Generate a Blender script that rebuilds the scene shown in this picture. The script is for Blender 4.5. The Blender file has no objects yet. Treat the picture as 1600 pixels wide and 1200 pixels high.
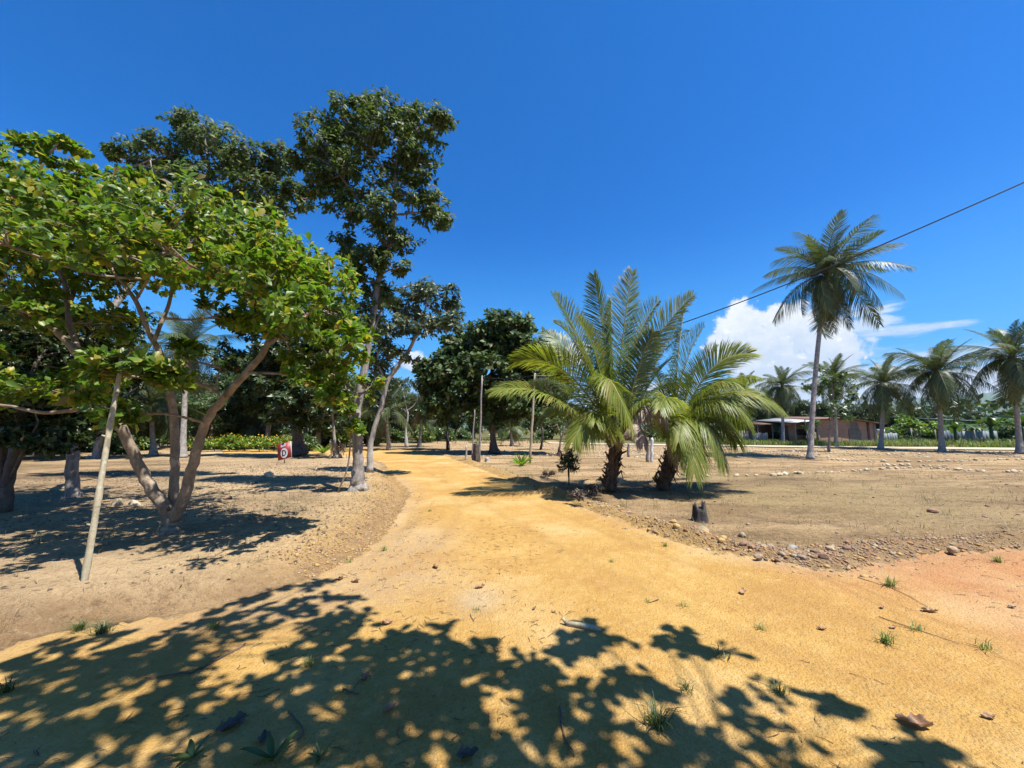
import bpy, bmesh, math
import numpy as np
from mathutils import Vector

C = bpy.context.scene.collection
SC = bpy.context.scene
R = np.random.RandomState(11)

# ------------------------------------------------------------------ camera, sky, sun, exposure
CAM_H, F, PITCH = 1.6, 600.0, math.atan(70 / 600.0)
cp_, sp_ = math.cos(PITCH), math.sin(PITCH)
cam_d = bpy.data.cameras.new('camera')
cam = bpy.data.objects.new('camera', cam_d); C.objects.link(cam)
cam.location = (0, 0, CAM_H); cam.rotation_euler = (math.pi / 2 + PITCH, 0, 0)
cam_d.sensor_width = 36; cam_d.lens = 36 * F / 1600; cam_d.clip_start = 0.05; cam_d.clip_end = 20000
SC.camera = cam
SUN_EL = math.radians(66)
TO_SUN = Vector((0.85, -0.53, 0)).normalized() * math.cos(SUN_EL) + Vector((0, 0, math.sin(SUN_EL)))
sun_d = bpy.data.lights.new('sun', 'SUN'); sun_d.energy = 5.0; sun_d.angle = math.radians(0.53)
sun_d.color = (1.0, 0.975, 0.93)
sun = bpy.data.objects.new('sun', sun_d); C.objects.link(sun)
sun.rotation_euler = TO_SUN.to_track_quat('Z', 'Y').to_euler()
vs = SC.view_settings
vs.view_transform = 'Standard'; vs.look = 'None'; vs.exposure = 0.95; vs.gamma = 1.0; vs.use_curve_mapping = False


def ray(px, py):
    u, v = (px - 800) / F, (600 - py) / F
    return np.array([u, cp_ - sp_ * v, sp_ + cp_ * v])


def P(px, py, Y):                       # point seen at a pixel, at depth Y (metres ahead)
    r = ray(px, py); t = Y / r[1]
    return np.array([r[0] * t, Y, CAM_H + r[2] * t])


def G(px, py):                          # point of the flat ground seen at a pixel
    r = ray(px, py); t = -CAM_H / r[2]
    return np.array([r[0] * t, r[1] * t, 0.0])


class NT:                               # small node-graph helper
    def __init__(s, nt): s.nt = nt; s.n = nt.nodes; s.l = nt.links
    def new(s, t, **k):
        o = s.n.new(t)
        for a, b in k.items(): setattr(o, a, b)
        return o
    def put(s, sock, v):
        if isinstance(v, bpy.types.NodeSocket): s.l.new(v, sock)
        elif v is not None: sock.default_value = v
    def math(s, op, a, b=None, c=None, clamp=False):
        m = s.new('ShaderNodeMath', operation=op, use_clamp=clamp)
        s.put(m.inputs[0], a); s.put(m.inputs[1], b)
        if c is not None: s.put(m.inputs[2], c)
        return m.outputs[0]
    def mix(s, f, a, b, mode='MIX'):
        m = s.new('ShaderNodeMix', data_type='RGBA', blend_type=mode)
        s.put(m.inputs[0], f)
        for i, v in ((6, a), (7, b)):
            if isinstance(v, tuple) and len(v) == 3: v = v + (1,)
            s.put(m.inputs[i], v)
        return m.outputs[2]
    def noise(s, vec, scale, detail=4, rough=0.55, dist=0.0, dim='3D'):
        m = s.new('ShaderNodeTexNoise', noise_dimensions=dim)
        if vec is not None: s.put(m.inputs['Vector'], vec)
        m.inputs['Scale'].default_value = scale; m.inputs['Detail'].default_value = detail
        m.inputs['Roughness'].default_value = rough; m.inputs['Distortion'].default_value = dist
        return m.outputs[0]
    def ramp(s, f, lo, hi, a=0.0, b=1.0, smooth=False):
        m = s.new('ShaderNodeMapRange', interpolation_type='SMOOTHSTEP' if smooth else 'LINEAR')
        s.put(m.inputs[0], f)
        for i, v in enumerate((lo, hi, a, b)): s.put(m.inputs[i + 1], v)
        return m.outputs[0]
    def cramp(s, f, stops):
        m = s.new('ShaderNodeValToRGB'); e = m.color_ramp.elements
        while len(e) < len(stops): e.new(0.5)
        for el, (p, c) in zip(e, stops): el.position = p; el.color = tuple(c) + (1,)
        s.put(m.inputs[0], f); return m.outputs[0]
    def attr(s, name): return s.new('ShaderNodeAttribute', attribute_name=name).outputs['Fac']
    def pos(s): return s.new('ShaderNodeNewGeometry').outputs['Position']
    def island(s): return s.new('ShaderNodeNewGeometry').outputs['Random Per Island']
    def bump(s, h, strength, dist=0.02, normal=None):
        m = s.new('ShaderNodeBump'); s.put(m.inputs['Height'], h)
        m.inputs['Strength'].default_value = strength; m.inputs['Distance'].default_value = dist
        if normal is not None: s.put(m.inputs['Normal'], normal)
        return m.outputs[0]


# world: physical sky plus cumulus low over the horizon
w = bpy.data.worlds.new('World'); SC.world = w; w.use_nodes = True
N = NT(w.node_tree); N.n.clear()
sky = N.new('ShaderNodeTexSky', sky_type='NISHITA', sun_disc=False)
sky.sun_elevation = SUN_EL; sky.sun_rotation = math.atan2(TO_SUN.x, TO_SUN.y)
sky.air_density = 1.0; sky.dust_density = 0.25; sky.ozone_density = 3.0; sky.altitude = 60
gen = N.new('ShaderNodeTexCoord').outputs['Generated']
sx = N.new('ShaderNodeSeparateXYZ'); N.l.new(gen, sx.inputs[0])
az = N.math('ARCTAN2', sx.outputs[0], sx.outputs[1]); el = N.math('ARCSINE', sx.outputs[2])


def azel(px, py):
    r = ray(px, py); r = r / np.linalg.norm(r); return math.atan2(r[0], r[1]), math.asin(r[2])


warp = N.noise(gen, 26, 6, 0.62)
billow = N.new('ShaderNodeTexVoronoi', feature='SMOOTH_F1'); N.l.new(gen, billow.inputs['Vector'])
billow.inputs['Scale'].default_value = 34; billow.inputs['Smoothness'].default_value = 0.35
billow.inputs['Detail'].default_value = 3; billow.inputs['Roughness'].default_value = 0.55
bil = N.ramp(billow.outputs['Distance'], 0.0, 0.75, 1.0, 0.0)


def blobs_field(lst):
    field = None
    for px, py, rx, ry in lst:
        a0, e0 = azel(px, py); a1, _ = azel(px + rx, py); _, e1 = azel(px, py - ry)
        dx = N.math('MULTIPLY', N.math('SUBTRACT', az, a0), 1 / (a1 - a0))
        dy = N.math('MULTIPLY', N.math('SUBTRACT', el, e0), 1 / (e1 - e0))
        d = N.math('SQRT', N.math('ADD', N.math('MULTIPLY', dx, dx), N.math('MULTIPLY', dy, dy)))
        f = N.math('SUBTRACT', 1.0, d)
        field = f if field is None else N.math('SMOOTH_MAX', field, f, 0.15)
    return field


cum = blobs_field([(1158, 515, 72, 66), (1225, 520, 90, 72), (1128, 545, 52, 42), (1200, 580, 130, 75), (1300, 550, 100, 80),
                   (1300, 610, 150, 55), (1400, 605, 130, 45), (1510, 605, 150, 50), (900, 552, 34, 28), (650, 566, 40, 26), (1520, 600, 120, 22),
                   (1420, 585, 70, 18), (1000, 610, 120, 20), (560, 610, 90, 22), (420, 570, 60, 20)])
cm = N.math('ADD', cum, N.math('MULTIPLY', N.math('SUBTRACT', bil, 0.45), 0.55))
cm = N.math('ADD', cm, N.math('MULTIPLY', N.math('SUBTRACT', warp, 0.5), 0.9))
mask1 = N.ramp(cm, 0.06, 0.24, smooth=True)
wisp = blobs_field([(1415, 515, 90, 8), (1360, 500, 60, 26), (1380, 520, 90, 12), (1500, 560, 160, 26), (1330, 585, 160, 30), (1560, 590, 120, 30)])
wn = N.new('ShaderNodeMapping'); wn.inputs['Scale'].default_value = (3, 3, 16); N.l.new(gen, wn.inputs['Vector'])
wnn = N.noise(wn.outputs[0], 3.0, 6, 0.6)
mask2 = N.math('MULTIPLY', N.ramp(N.math('ADD', wisp, N.math('MULTIPLY', N.math('SUBTRACT', wnn, 0.5), 3.2)), -0.05, 0.75, smooth=True), 0.75)
# loose cumulus ring all round the horizon
ring = N.math('MULTIPLY', N.ramp(N.noise(wn.outputs[0], 2.2, 7, 0.6), 0.44, 0.56, smooth=True), N.ramp(el, 0.13, 0.03, smooth=True))
mask = N.math('MAXIMUM', N.math('MAXIMUM', mask1, mask2), N.math('MULTIPLY', ring, 0.75))
mask = N.math('MULTIPLY', mask, N.ramp(el, -0.02, 0.01))
shade = N.math('ADD', N.math('MULTIPLY', N.ramp(el, 0.02, 0.28), 0.35), N.math('MULTIPLY', bil, 0.55))
shade = N.math('ADD', shade, N.math('MULTIPLY', N.math('SUBTRACT', N.noise(gen, 20, 6, 0.65), 0.25), 0.6))
ccol = N.cramp(shade, [(0.30, (4.8, 5.7, 7.0)), (0.52, (6.9, 7.3, 7.8)), (0.80, (8.0, 8.0, 8.0))])
ss = N.new('ShaderNodeSeparateColor'); N.l.new(sky.outputs[0], ss.inputs[0])
cc_ = N.new('ShaderNodeCombineColor')
N.l.new(N.math('MINIMUM', N.math('MULTIPLY', N.math('POWER', ss.outputs[0], 2.4), 0.06), N.math('MULTIPLY', ss.outputs[0], 1.1)), cc_.inputs[0])
N.l.new(N.math('MULTIPLY', ss.outputs[1], 0.74), cc_.inputs[1]); N.l.new(N.math('MULTIPLY', ss.outputs[2], 1.46), cc_.inputs[2])
skyc = cc_.outputs[0]
haze = N.math('MULTIPLY', N.ramp(el, 0.50, 0.0, smooth=True), 0.75)
skyc = N.mix(haze, skyc, (0.75, 3.9, 7.2))
skyc = N.mix(N.ramp(el, 0.17, 0.0, 0.0, 0.85, smooth=True), skyc, (3.6, 5.6, 7.6))
fin = N.mix(mask, skyc, ccol)
bg = N.new('ShaderNodeBackground'); N.l.new(fin, bg.inputs[0]); bg.inputs[1].default_value = 0.070
N.l.new(bg.outputs[0], N.new('ShaderNodeOutputWorld').inputs[0])

# ------------------------------------------------------------------ mesh helpers


def norm(a): return a / np.maximum(np.linalg.norm(a, axis=-1, keepdims=True), 1e-9)


class Geo:
    def __init__(s): s.v = []; s.t = []; s.m = []; s.k = 0
    def add(s, v, t, m=0):
        v = np.asarray(v, float).reshape(-1, 3); t = np.asarray(t, int).reshape(-1, 3)
        s.v.append(v); s.t.append(t + s.k); s.m.append(np.full(len(t), m)); s.k += len(v)
    def arrays(s): return np.concatenate(s.v), np.concatenate(s.t), np.concatenate(s.m)


def mk_mesh(name, v, t, mats, mi=None, smooth=False):
    me = bpy.data.meshes.new(name); v = np.asarray(v, float); t = np.asarray(t, np.int32)
    me.vertices.add(len(v)); me.vertices.foreach_set('co', v.astype(np.float32).ravel())
    k = t.shape[1]
    me.loops.add(t.size); me.loops.foreach_set('vertex_index', t.ravel())
    me.polygons.add(len(t)); me.polygons.foreach_set('loop_start', np.arange(0, t.size, k, dtype=np.int32))
    for m in (mats if isinstance(mats, (list, tuple)) else [mats]): me.materials.append(m)
    if mi is not None: me.polygons.foreach_set('material_index', np.asarray(mi, np.int32))
    if smooth: me.polygons.foreach_set('use_smooth', np.ones(len(t), bool))
    me.update(calc_edges=True)
    return me


def obj(name, me, parent=None, loc=(0, 0, 0)):
    o = bpy.data.objects.new(name, me); C.objects.link(o); o.location = loc
    if parent is not None: o.parent = parent
    return o


def geo_obj(name, g, mats, parent=None, base=None, smooth=False):
    v, t, m = g.arrays()
    if base is not None: v = v - np.asarray(base)
    o = obj(name, mk_mesh(name, v, t, mats, m, smooth), parent)
    if parent is None and base is not None: o.location = base
    return o


def tag(o, label=None, cat=None, group=None, kind=None):
    if label: o['label'] = label
    if cat: o['category'] = cat
    if group: o['group'] = group
    if kind: o['kind'] = kind
    return o


def thing(name, label, cat, loc, group=None):
    o = bpy.data.objects.new(name, None); C.objects.link(o); o.location = loc; o.empty_display_size = 0.2
    return tag(o, label, cat, group)


def copy_tree(o, parent=None):
    c = o.copy(); C.objects.link(c)
    if parent is not None: c.parent = parent
    for ch in list(o.children): copy_tree(ch, c)
    return c


def tube(g, pts, rad, n=8, m=0, rough=0.0, rng=R, cap=True):
    pts = np.asarray(pts, float); k = len(pts)
    rad = np.broadcast_to(np.asarray(rad, float), (k,)).copy()
    T = norm(np.gradient(pts, axis=0))
    ref = np.array([0, 0, 1.0]) if abs(T[0][2]) < 0.9 else np.array([0, 1.0, 0])
    u = norm(np.cross(T[0], ref)); us = []
    for i in range(k):
        u = norm(u - T[i] * np.dot(u, T[i])); us.append(u)
    U = np.array(us); V = np.cross(T, U)
    a = np.linspace(0, 2 * np.pi, n, endpoint=False)
    rr = rad[:, None] * (1 + rough * rng.uniform(-1, 1, (k, n)))
    v = pts[:, None, :] + rr[:, :, None] * (np.cos(a)[None, :, None] * U[:, None, :] + np.sin(a)[None, :, None] * V[:, None, :])
    v = v.reshape(-1, 3); i, j = np.meshgrid(np.arange(k - 1), np.arange(n), indexing='ij'); i = i.ravel(); j = j.ravel()
    j2 = (j + 1) % n; A = i * n + j; B = i * n + j2; D = (i + 1) * n + j; E = (i + 1) * n + j2
    t = np.concatenate([np.stack([A, B, E], 1), np.stack([A, E, D], 1)])
    if cap:
        v = np.concatenate([v, pts[-1:], pts[:1]]); c = k * n
        jj = np.arange(n); e = (k - 1) * n
        t = np.concatenate([t, np.stack([e + jj, e + (jj + 1) % n, np.full(n, c)], 1),
                            np.stack([(jj + 1) % n, jj, np.full(n, c + 1)], 1)])
    g.add(v, t, m)


def smooth_path(pts, rad, sub=5):
    """Catmull-Rom through the points."""
    pts = np.asarray(pts, float); rad = np.asarray(rad, float)
    p = np.concatenate([[2 * pts[0] - pts[1]], pts, [2 * pts[-1] - pts[-2]]]); out = []; ro = []
    for i in range(1, len(p) - 2):
        for s in np.arange(sub) / sub:
            a, b, c, d = p[i - 1:i + 3]
            out.append(0.5 * ((2 * b) + (c - a) * s + (2 * a - 5 * b + 4 * c - d) * s * s + (3 * b - a - 3 * c + d) * s ** 3))
            ro.append(rad[i - 1] * (1 - s) + rad[i] * s)
    out.append(pts[-1]); ro.append(rad[-1])
    return np.array(out), np.array(ro)


def box(g, c, s, m=0, rot=0.0, tilt=None):
    c = np.asarray(c, float); s = np.asarray(s, float) / 2
    v = np.array([[x, y, z] for x in (-1, 1) for y in (-1, 1) for z in (-1, 1)]) * s
    if rot:
        cr, sr = math.cos(rot), math.sin(rot); v = v @ np.array([[cr, sr, 0], [-sr, cr, 0], [0, 0, 1]])
    q = [(0, 1, 3, 2), (4, 6, 7, 5), (0, 4, 5, 1), (2, 3, 7, 6), (0, 2, 6, 4), (1, 5, 7, 3)]
    t = [x for a, b, c2, d in q for x in ((a, b, c2), (a, c2, d))]
    g.add(v + c, t, m)


LEAF_HI = (np.array([[0, 0, 0], [.3, -.33, .05], [.3, 0, -.02], [.3, .33, .05], [.72, -.5, .02], [.72, 0, -.06], [.72, .5, .02], [1, 0, -.14]]),
           np.array([[0, 2, 1], [0, 3, 2], [1, 2, 5], [1, 5, 4], [2, 3, 6], [2, 6, 5], [4, 5, 7], [5, 6, 7]]))
_s = np.array([.12, .28, .45, .62, .78, .91]); _w = np.array([.20, .38, .48, .47, .34, .15])
_v = [[0, 0, 0]] + [q for a_, w_ in zip(_s, _w) for q in ([a_, -w_, .05 - .16 * a_ ** 2], [a_, 0, -.01 - .16 * a_ ** 2], [a_, w_, .05 - .16 * a_ ** 2])] + [[1, 0, -.2]]
_t = [[0, 2, 1], [0, 3, 2]] + [q for i in range(5) for b_ in (1 + 3 * i,) for q in ([b_, b_ + 1, b_ + 4], [b_, b_ + 4, b_ + 3], [b_ + 1, b_ + 2, b_ + 5], [b_ + 1, b_ + 5, b_ + 4])] + [[16, 17, 19], [17, 18, 19]]
LEAF_FINE = (np.array(_v), np.array(_t))
LEAF_MID = (np.array([[0, 0, 0], [.5, -.5, .06], [.55, 0, -.03], [.5, .5, .06], [1, 0, -.12]]),
            np.array([[0, 2, 1], [0, 3, 2], [1, 2, 4], [2, 3, 4]]))
LEAF_LO = (np.array([[0, 0, 0], [.55, -.5, .05], [.55, .5, .05], [1, 0, -.08]]), np.array([[0, 2, 1], [1, 2, 3]]))


def leaf_mesh(pos, ax, nrm, L, Wd, tmpl):
    ax = norm(ax); side = norm(np.cross(ax, nrm)); nn = np.cross(side, ax)
    tv, tt = tmpl; n = len(pos)
    v = pos[:, None] + (tv[None, :, 0:1] * L[:, None, None]) * ax[:, None] + (tv[None, :, 1:2] * Wd[:, None, None]) * side[:, None] \
        + (tv[None, :, 2:3] * L[:, None, None]) * nn[:, None]
    t = tt[None] + (np.arange(n) * len(tv))[:, None, None]
    return v.reshape(-1, 3), t.reshape(-1, 3)


def sprig_leaves(rng, pos, ax, k, L, droop=0.2, spread=1.1, stem=0.12):
    """k leaves whorled round each sprig; returns position, axis, normal."""
    n = len(pos); ax = norm(ax)
    ref = norm(np.cross(ax, rng.normal(size=(n, 3)))); ref2 = np.cross(ax, ref)
    ph = rng.uniform(0, 2 * np.pi, (n, k)); th = rng.uniform(0.35, 1.0, (n, k)) * spread * 1.25
    rad = np.cos(ph)[..., None] * ref[:, None] + np.sin(ph)[..., None] * ref2[:, None]
    d = np.cos(th)[..., None] * ax[:, None] + np.sin(th)[..., None] * rad
    d[..., 2] -= droop; d = norm(d + rng.normal(size=d.shape) * 0.12)
    off = rng.uniform(-1, 0.2, (n, k))[..., None] * ax[:, None] * stem
    nr = norm(ax[:, None] * np.sin(th)[..., None] - rad * np.cos(th)[..., None] + np.array([0, 0, 0.45]) + rng.normal(size=d.shape) * 0.22)
    return (pos[:, None] + off).reshape(-1, 3), d.reshape(-1, 3), nr.reshape(-1, 3)


# ------------------------------------------------------------------ materials


def new_mat(name):
    m = bpy.data.materials.new(name); m.use_nodes = True; N = NT(m.node_tree)
    return m, N, N.n['Principled BSDF']


KL, KS = 0.92, 0.62


def leaf_mat(name, c1, c2, c3=None, trans=0.35, rough=0.38, spec=0.5, vein=True):
    m, N, b = new_mat(name); r = N.island(); c1, c2, c3 = [tuple(x * KL for x in c) for c in (c1, c2, c3 or c2)]
    stops = [(0.0, c1), (0.68, c2), (0.90, c3), (0.955, c3), (0.97, tuple(.55 * a_ + b_ for a_, b_ in zip(c3, (.06, .025, .0)))), (1.0, (.20, .11, .05))]
    col = N.cramp(r, stops)
    big = N.noise(N.pos(), 0.9, 2)
    col = N.mix(N.ramp(big, 0.35, 0.65, 0.0, 0.35), col, tuple(x * 0.6 for x in c1))
    N.put(b.inputs['Base Color'], col); b.inputs['Roughness'].default_value = rough
    b.inputs['Specular IOR Level'].default_value = spec
    tr = N.new('ShaderNodeBsdfTranslucent'); N.put(tr.inputs[0], N.mix(1.0, col, (1.5, 1.6, 0.7), 'MULTIPLY'))
    mx = N.new('ShaderNodeMixShader'); mx.inputs[0].default_value = trans
    N.l.new(b.outputs[0], mx.inputs[1]); N.l.new(tr.outputs[0], mx.inputs[2])
    N.l.new(mx.outputs[0], N.n['Material Output'].inputs[0])
    return m


def bark_mat(name, c1, c2, scale=9, stretch=0.25, bump=0.5, ring=0.0):
    m, N, b = new_mat(name); c1 = tuple(x * .78 for x in c1); c2 = tuple(x * .82 for x in c2)
    mp = N.new('ShaderNodeMapping'); mp.inputs['Scale'].default_value = (1, 1, stretch)
    N.l.new(N.new('ShaderNodeTexCoord').outputs['Object'], mp.inputs['Vector'])
    n1 = N.noise(mp.outputs[0], scale, 6, 0.65); n2 = N.noise(N.pos(), scale * 3.1, 3)
    col = N.mix(N.ramp(n1, 0.35, 0.65), c1, c2)
    col = N.mix(N.ramp(n2, 0.55, 0.7, 0, 0.5), col, tuple(x * 0.45 for x in c1))
    N.put(b.inputs['Base Color'], col); b.inputs['Roughness'].default_value = 0.85
    li = N.noise(N.pos(), scale * .7, 5, .7); col = N.mix(N.ramp(li, .56, .66, 0, .6), col, tuple(min(.5, x * 1.55) for x in c2))
    sc_ = N.noise(mp.outputs[0], scale * .35, 3, .5, 1.5); col = N.mix(N.ramp(sc_, .60, .68, 0, .7), col, tuple(x * .4 for x in c1))
    N.put(b.inputs['Base Color'], col)
    h = N.math('ADD', n1, N.math('MULTIPLY', n2, 0.4))
    if ring:
        wv = N.new('ShaderNodeTexWave', bands_direction='Z'); N.l.new(N.new('ShaderNodeTexCoord').outputs['Object'], wv.inputs['Vector'])
        wv.inputs['Scale'].default_value = ring; wv.inputs['Distortion'].default_value = 1.2
        h = N.math('ADD', h, N.math('MULTIPLY', wv.outputs['Fac'], 0.5))
    N.put(b.inputs['Normal'], N.bump(h, bump, 0.03))
    return m


def flat_mat(name, c, rough=0.7, var=0.25, scale=8, metal=0.0, bump=0.15):
    c = tuple(x * (KS + .08) for x in c)
    m, N, b = new_mat(name); n = N.noise(N.new('ShaderNodeTexCoord').outputs['Object'], scale, 5, 0.6)
    N.put(b.inputs['Base Color'], N.mix(N.ramp(n, 0.3, 0.7), tuple(x * (1 - var) for x in c), tuple(min(1, x * (1 + var)) for x in c)))
    b.inputs['Roughness'].default_value = rough; b.inputs['Metallic'].default_value = metal
    N.put(b.inputs['Normal'], N.bump(n, bump, 0.02)); return m


def rock_mat(name, stops, scale=14):
    m, N, b = new_mat(name); r = N.new('ShaderNodeObjectInfo').outputs['Random']; i = N.island()
    f = N.math('FRACT', N.math('ADD', N.math('MULTIPLY', r, 7.3), i))
    n = N.noise(N.pos(), scale, 6, 0.65)
    col = N.cramp(f, stops)
    col = N.mix(N.ramp(n, 0.35, 0.7, 0, 0.6), col, N.mix(1.0, col, (0.55, 0.5, 0.45), 'MULTIPLY'))
    N.put(b.inputs['Base Color'], N.mix(1.0, col, (KS, KS * .98, KS * .92), 'MULTIPLY')); b.inputs['Roughness'].default_value = 0.9
    N.put(b.inputs['Normal'], N.bump(n, 0.6, 0.02)); return m


M = {}
M['cashew'] = leaf_mat('cashew_leaf', (0.065, 0.130, 0.014), (0.160, 0.270, 0.026), (0.42, 0.36, 0.05), 0.42, 0.42, 0.4)
M['dark_leaf'] = leaf_mat('dark_glossy_leaf', (0.035, 0.065, 0.016), (0.080, 0.130, 0.030), (0.13, 0.17, 0.05), 0.28, 0.50, 0.3)
M['crown_leaf'] = leaf_mat('tall_tree_leaf', (0.058, 0.095, 0.024), (0.120, 0.172, 0.045), (0.18, 0.21, 0.07), 0.34, 0.52, 0.28)
M['mid_leaf'] = leaf_mat('mid_green_leaf', (0.035, 0.075, 0.015), (0.08, 0.14, 0.028), (0.14, 0.19, 0.05), 0.3, 0.4)
M['grey_leaf'] = leaf_mat('greyish_leaf', (0.045, 0.075, 0.032), (0.09, 0.125, 0.05), (0.14, 0.17, 0.08), 0.28, 0.42)
M['lime_leaf'] = leaf_mat('lime_leaf', (0.10, 0.20, 0.02), (0.20, 0.32, 0.035), (0.32, 0.38, 0.05), 0.4, 0.45)
M['bright_leaf'] = leaf_mat('bright_bush_leaf', (0.075, 0.145, 0.020), (0.15, 0.235, 0.035), (0.24, 0.28, 0.05), 0.38, 0.45)  # brighter green of the second undergrowth bush kind
M['deep_leaf'] = leaf_mat('deep_green_leaf', (0.024, 0.048, 0.012), (0.058, 0.095, 0.022), (0.10, 0.13, 0.035), 0.25, 0.4)  # darkest of the leaf greens
M['canopy_leaf'] = leaf_mat('overhead_leaf', (0.03, 0.05, 0.012), (0.06, 0.08, 0.02), (0.08, 0.09, 0.03), 0.12, 0.45)  # kept dark and barely translucent to cut green light below the crown
M['palm_leaf'] = leaf_mat('young_palm_leaflet', (0.14, 0.20, 0.028), (0.26, 0.30, 0.045), (0.36, 0.32, 0.07), 0.42, 0.46, 0.4)
M['palm_deep'] = leaf_mat('upright_palm_leaflet', (0.075, 0.125, 0.028), (0.155, 0.205, 0.042), (0.20, 0.21, 0.06), 0.34, 0.44, 0.4)
M['palm_far'] = leaf_mat('tall_palm_leaflet', (0.050, 0.080, 0.030), (0.105, 0.145, 0.050), (0.22, 0.22, 0.09), 0.30, 0.45, 0.4)
M['palm_dead'] = leaf_mat('dead_palm_leaflet', (0.30, 0.215, 0.16), (0.42, 0.31, 0.24), (0.5, 0.4, 0.3), 0.2, 0.6)
M['palm_brown'] = leaf_mat('withered_palm_leaflet', (0.14, 0.09, 0.05), (0.22, 0.15, 0.09), (0.30, 0.22, 0.14), 0.15, 0.6)
M['rachis'] = flat_mat('palm_rachis', (0.26, 0.24, 0.06), 0.5, 0.3, 6)
M['rachis_dull'] = flat_mat('dull_palm_rachis', (0.16, 0.15, 0.07), 0.6, 0.3, 6)
M['rachis_dead'] = flat_mat('dry_palm_rachis', (0.34, 0.25, 0.14), 0.7, 0.3, 6)
M['bark_cashew'] = bark_mat('cashew_bark', (0.20, 0.15, 0.10), (0.38, 0.29, 0.20), 7, 0.5, 0.6)
M['bark_grey'] = bark_mat('grey_bark', (0.17, 0.145, 0.125), (0.36, 0.315, 0.27), 12, 0.25, 0.6)
M['bark_dark'] = bark_mat('dark_bark', (0.06, 0.048, 0.038), (0.14, 0.11, 0.085), 10, 0.25, 0.6)
M['bark_pale'] = bark_mat('pale_bark', (0.30, 0.27, 0.23), (0.50, 0.46, 0.40), 10, 0.4, 0.4)
M['palm_trunk'] = bark_mat('coconut_trunk', (0.27, 0.235, 0.195), (0.50, 0.45, 0.39), 8, 0.8, 0.7, 7.0)
M['palm_base'] = bark_mat('shaggy_palm_trunk', (0.07, 0.042, 0.026), (0.19, 0.12, 0.075), 16, 0.3, 1.0)
M['pole'] = bark_mat('bare_pole_wood', (0.36, 0.30, 0.19), (0.52, 0.45, 0.30), 10, 0.15, 0.3)
M['post_grey'] = bark_mat('weathered_post_wood', (0.20, 0.17, 0.15), (0.36, 0.31, 0.28), 10, 0.15, 0.4)
M['char'] = bark_mat('charred_wood', (0.014, 0.012, 0.011), (0.07, 0.06, 0.052), 14, 0.2, 1.0)
M['black'] = flat_mat('black_rubber', (0.012, 0.012, 0.014), 0.5)
M['rock_y'] = rock_mat('yellow_stone', [(0, (0.66, 0.42, 0.15)), (0.3, (0.74, 0.50, 0.20)), (0.5, (0.52, 0.27, 0.12)), (0.7, (0.46, 0.25, 0.18)), (0.85, (0.6, 0.5, 0.33)), (1, (0.42, 0.30, 0.2))])
M['rock_p'] = rock_mat('pinkish_stone', [(0, (0.44, 0.25, 0.15)), (0.35, (0.50, 0.31, 0.20)), (0.6, (0.34, 0.21, 0.15)), (0.8, (0.56, 0.44, 0.30)), (1, (0.30, 0.26, 0.22))])
M['rock_w'] = rock_mat('pale_stone', [(0, (0.72, 0.60, 0.42)), (0.4, (0.86, 0.74, 0.54)), (0.8, (0.62, 0.46, 0.30)), (1, (0.95, 0.86, 0.68))])
M['rock_grey'] = rock_mat('blue_grey_stone', [(0, (0.42, 0.44, 0.46)), (1, (0.5, 0.51, 0.52))])
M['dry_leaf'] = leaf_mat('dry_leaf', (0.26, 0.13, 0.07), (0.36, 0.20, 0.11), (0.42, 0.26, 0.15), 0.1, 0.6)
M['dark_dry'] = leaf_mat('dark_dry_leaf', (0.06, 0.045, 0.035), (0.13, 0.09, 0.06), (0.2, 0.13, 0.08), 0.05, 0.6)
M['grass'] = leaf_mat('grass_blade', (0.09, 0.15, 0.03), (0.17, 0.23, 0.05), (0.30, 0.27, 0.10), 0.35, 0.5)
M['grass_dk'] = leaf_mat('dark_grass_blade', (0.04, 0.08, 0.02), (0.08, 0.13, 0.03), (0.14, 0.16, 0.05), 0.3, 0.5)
M['straw'] = leaf_mat('straw', (0.28, 0.21, 0.12), (0.38, 0.30, 0.18), (0.2, 0.14, 0.08), 0.2, 0.6)
M['twig'] = flat_mat('twig_wood', (0.15, 0.10, 0.07), 0.8)
M['flower'] = flat_mat('yellow_flower', (0.75, 0.48, 0.04), 0.6)

# ------------------------------------------------------------------ terrain height and the path outline


def hash2(ix, iy, seed):
    h = (ix.astype(np.int64) * 374761393 + iy.astype(np.int64) * 668265263 + seed * 974711) & 0xffffffff
    h = ((h ^ (h >> 13)) * 1274126177) & 0xffffffff
    return ((h ^ (h >> 16)) & 0xffff) / 65535.0


def vnoise(x, y, seed=0):
    ix, iy = np.floor(x), np.floor(y); fx, fy = x - ix, y - iy
    fx = fx * fx * (3 - 2 * fx); fy = fy * fy * (3 - 2 * fy); ix = ix.astype(int); iy = iy.astype(int)
    a, b = hash2(ix, iy, seed), hash2(ix + 1, iy, seed); c, d = hash2(ix, iy + 1, seed), hash2(ix + 1, iy + 1, seed)
    return (a * (1 - fx) + b * fx) * (1 - fy) + (c * (1 - fx) + d * fx) * fy


def fbm(x, y, s, oct=4, seed=0, gain=0.5):
    o = 0; a = 1; tot = 0
    for i in range(oct): o = o + a * vnoise(x * s, y * s, seed + i * 17); tot += a; a *= gain; s *= 2.03
    return o / tot - 0.5


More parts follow.
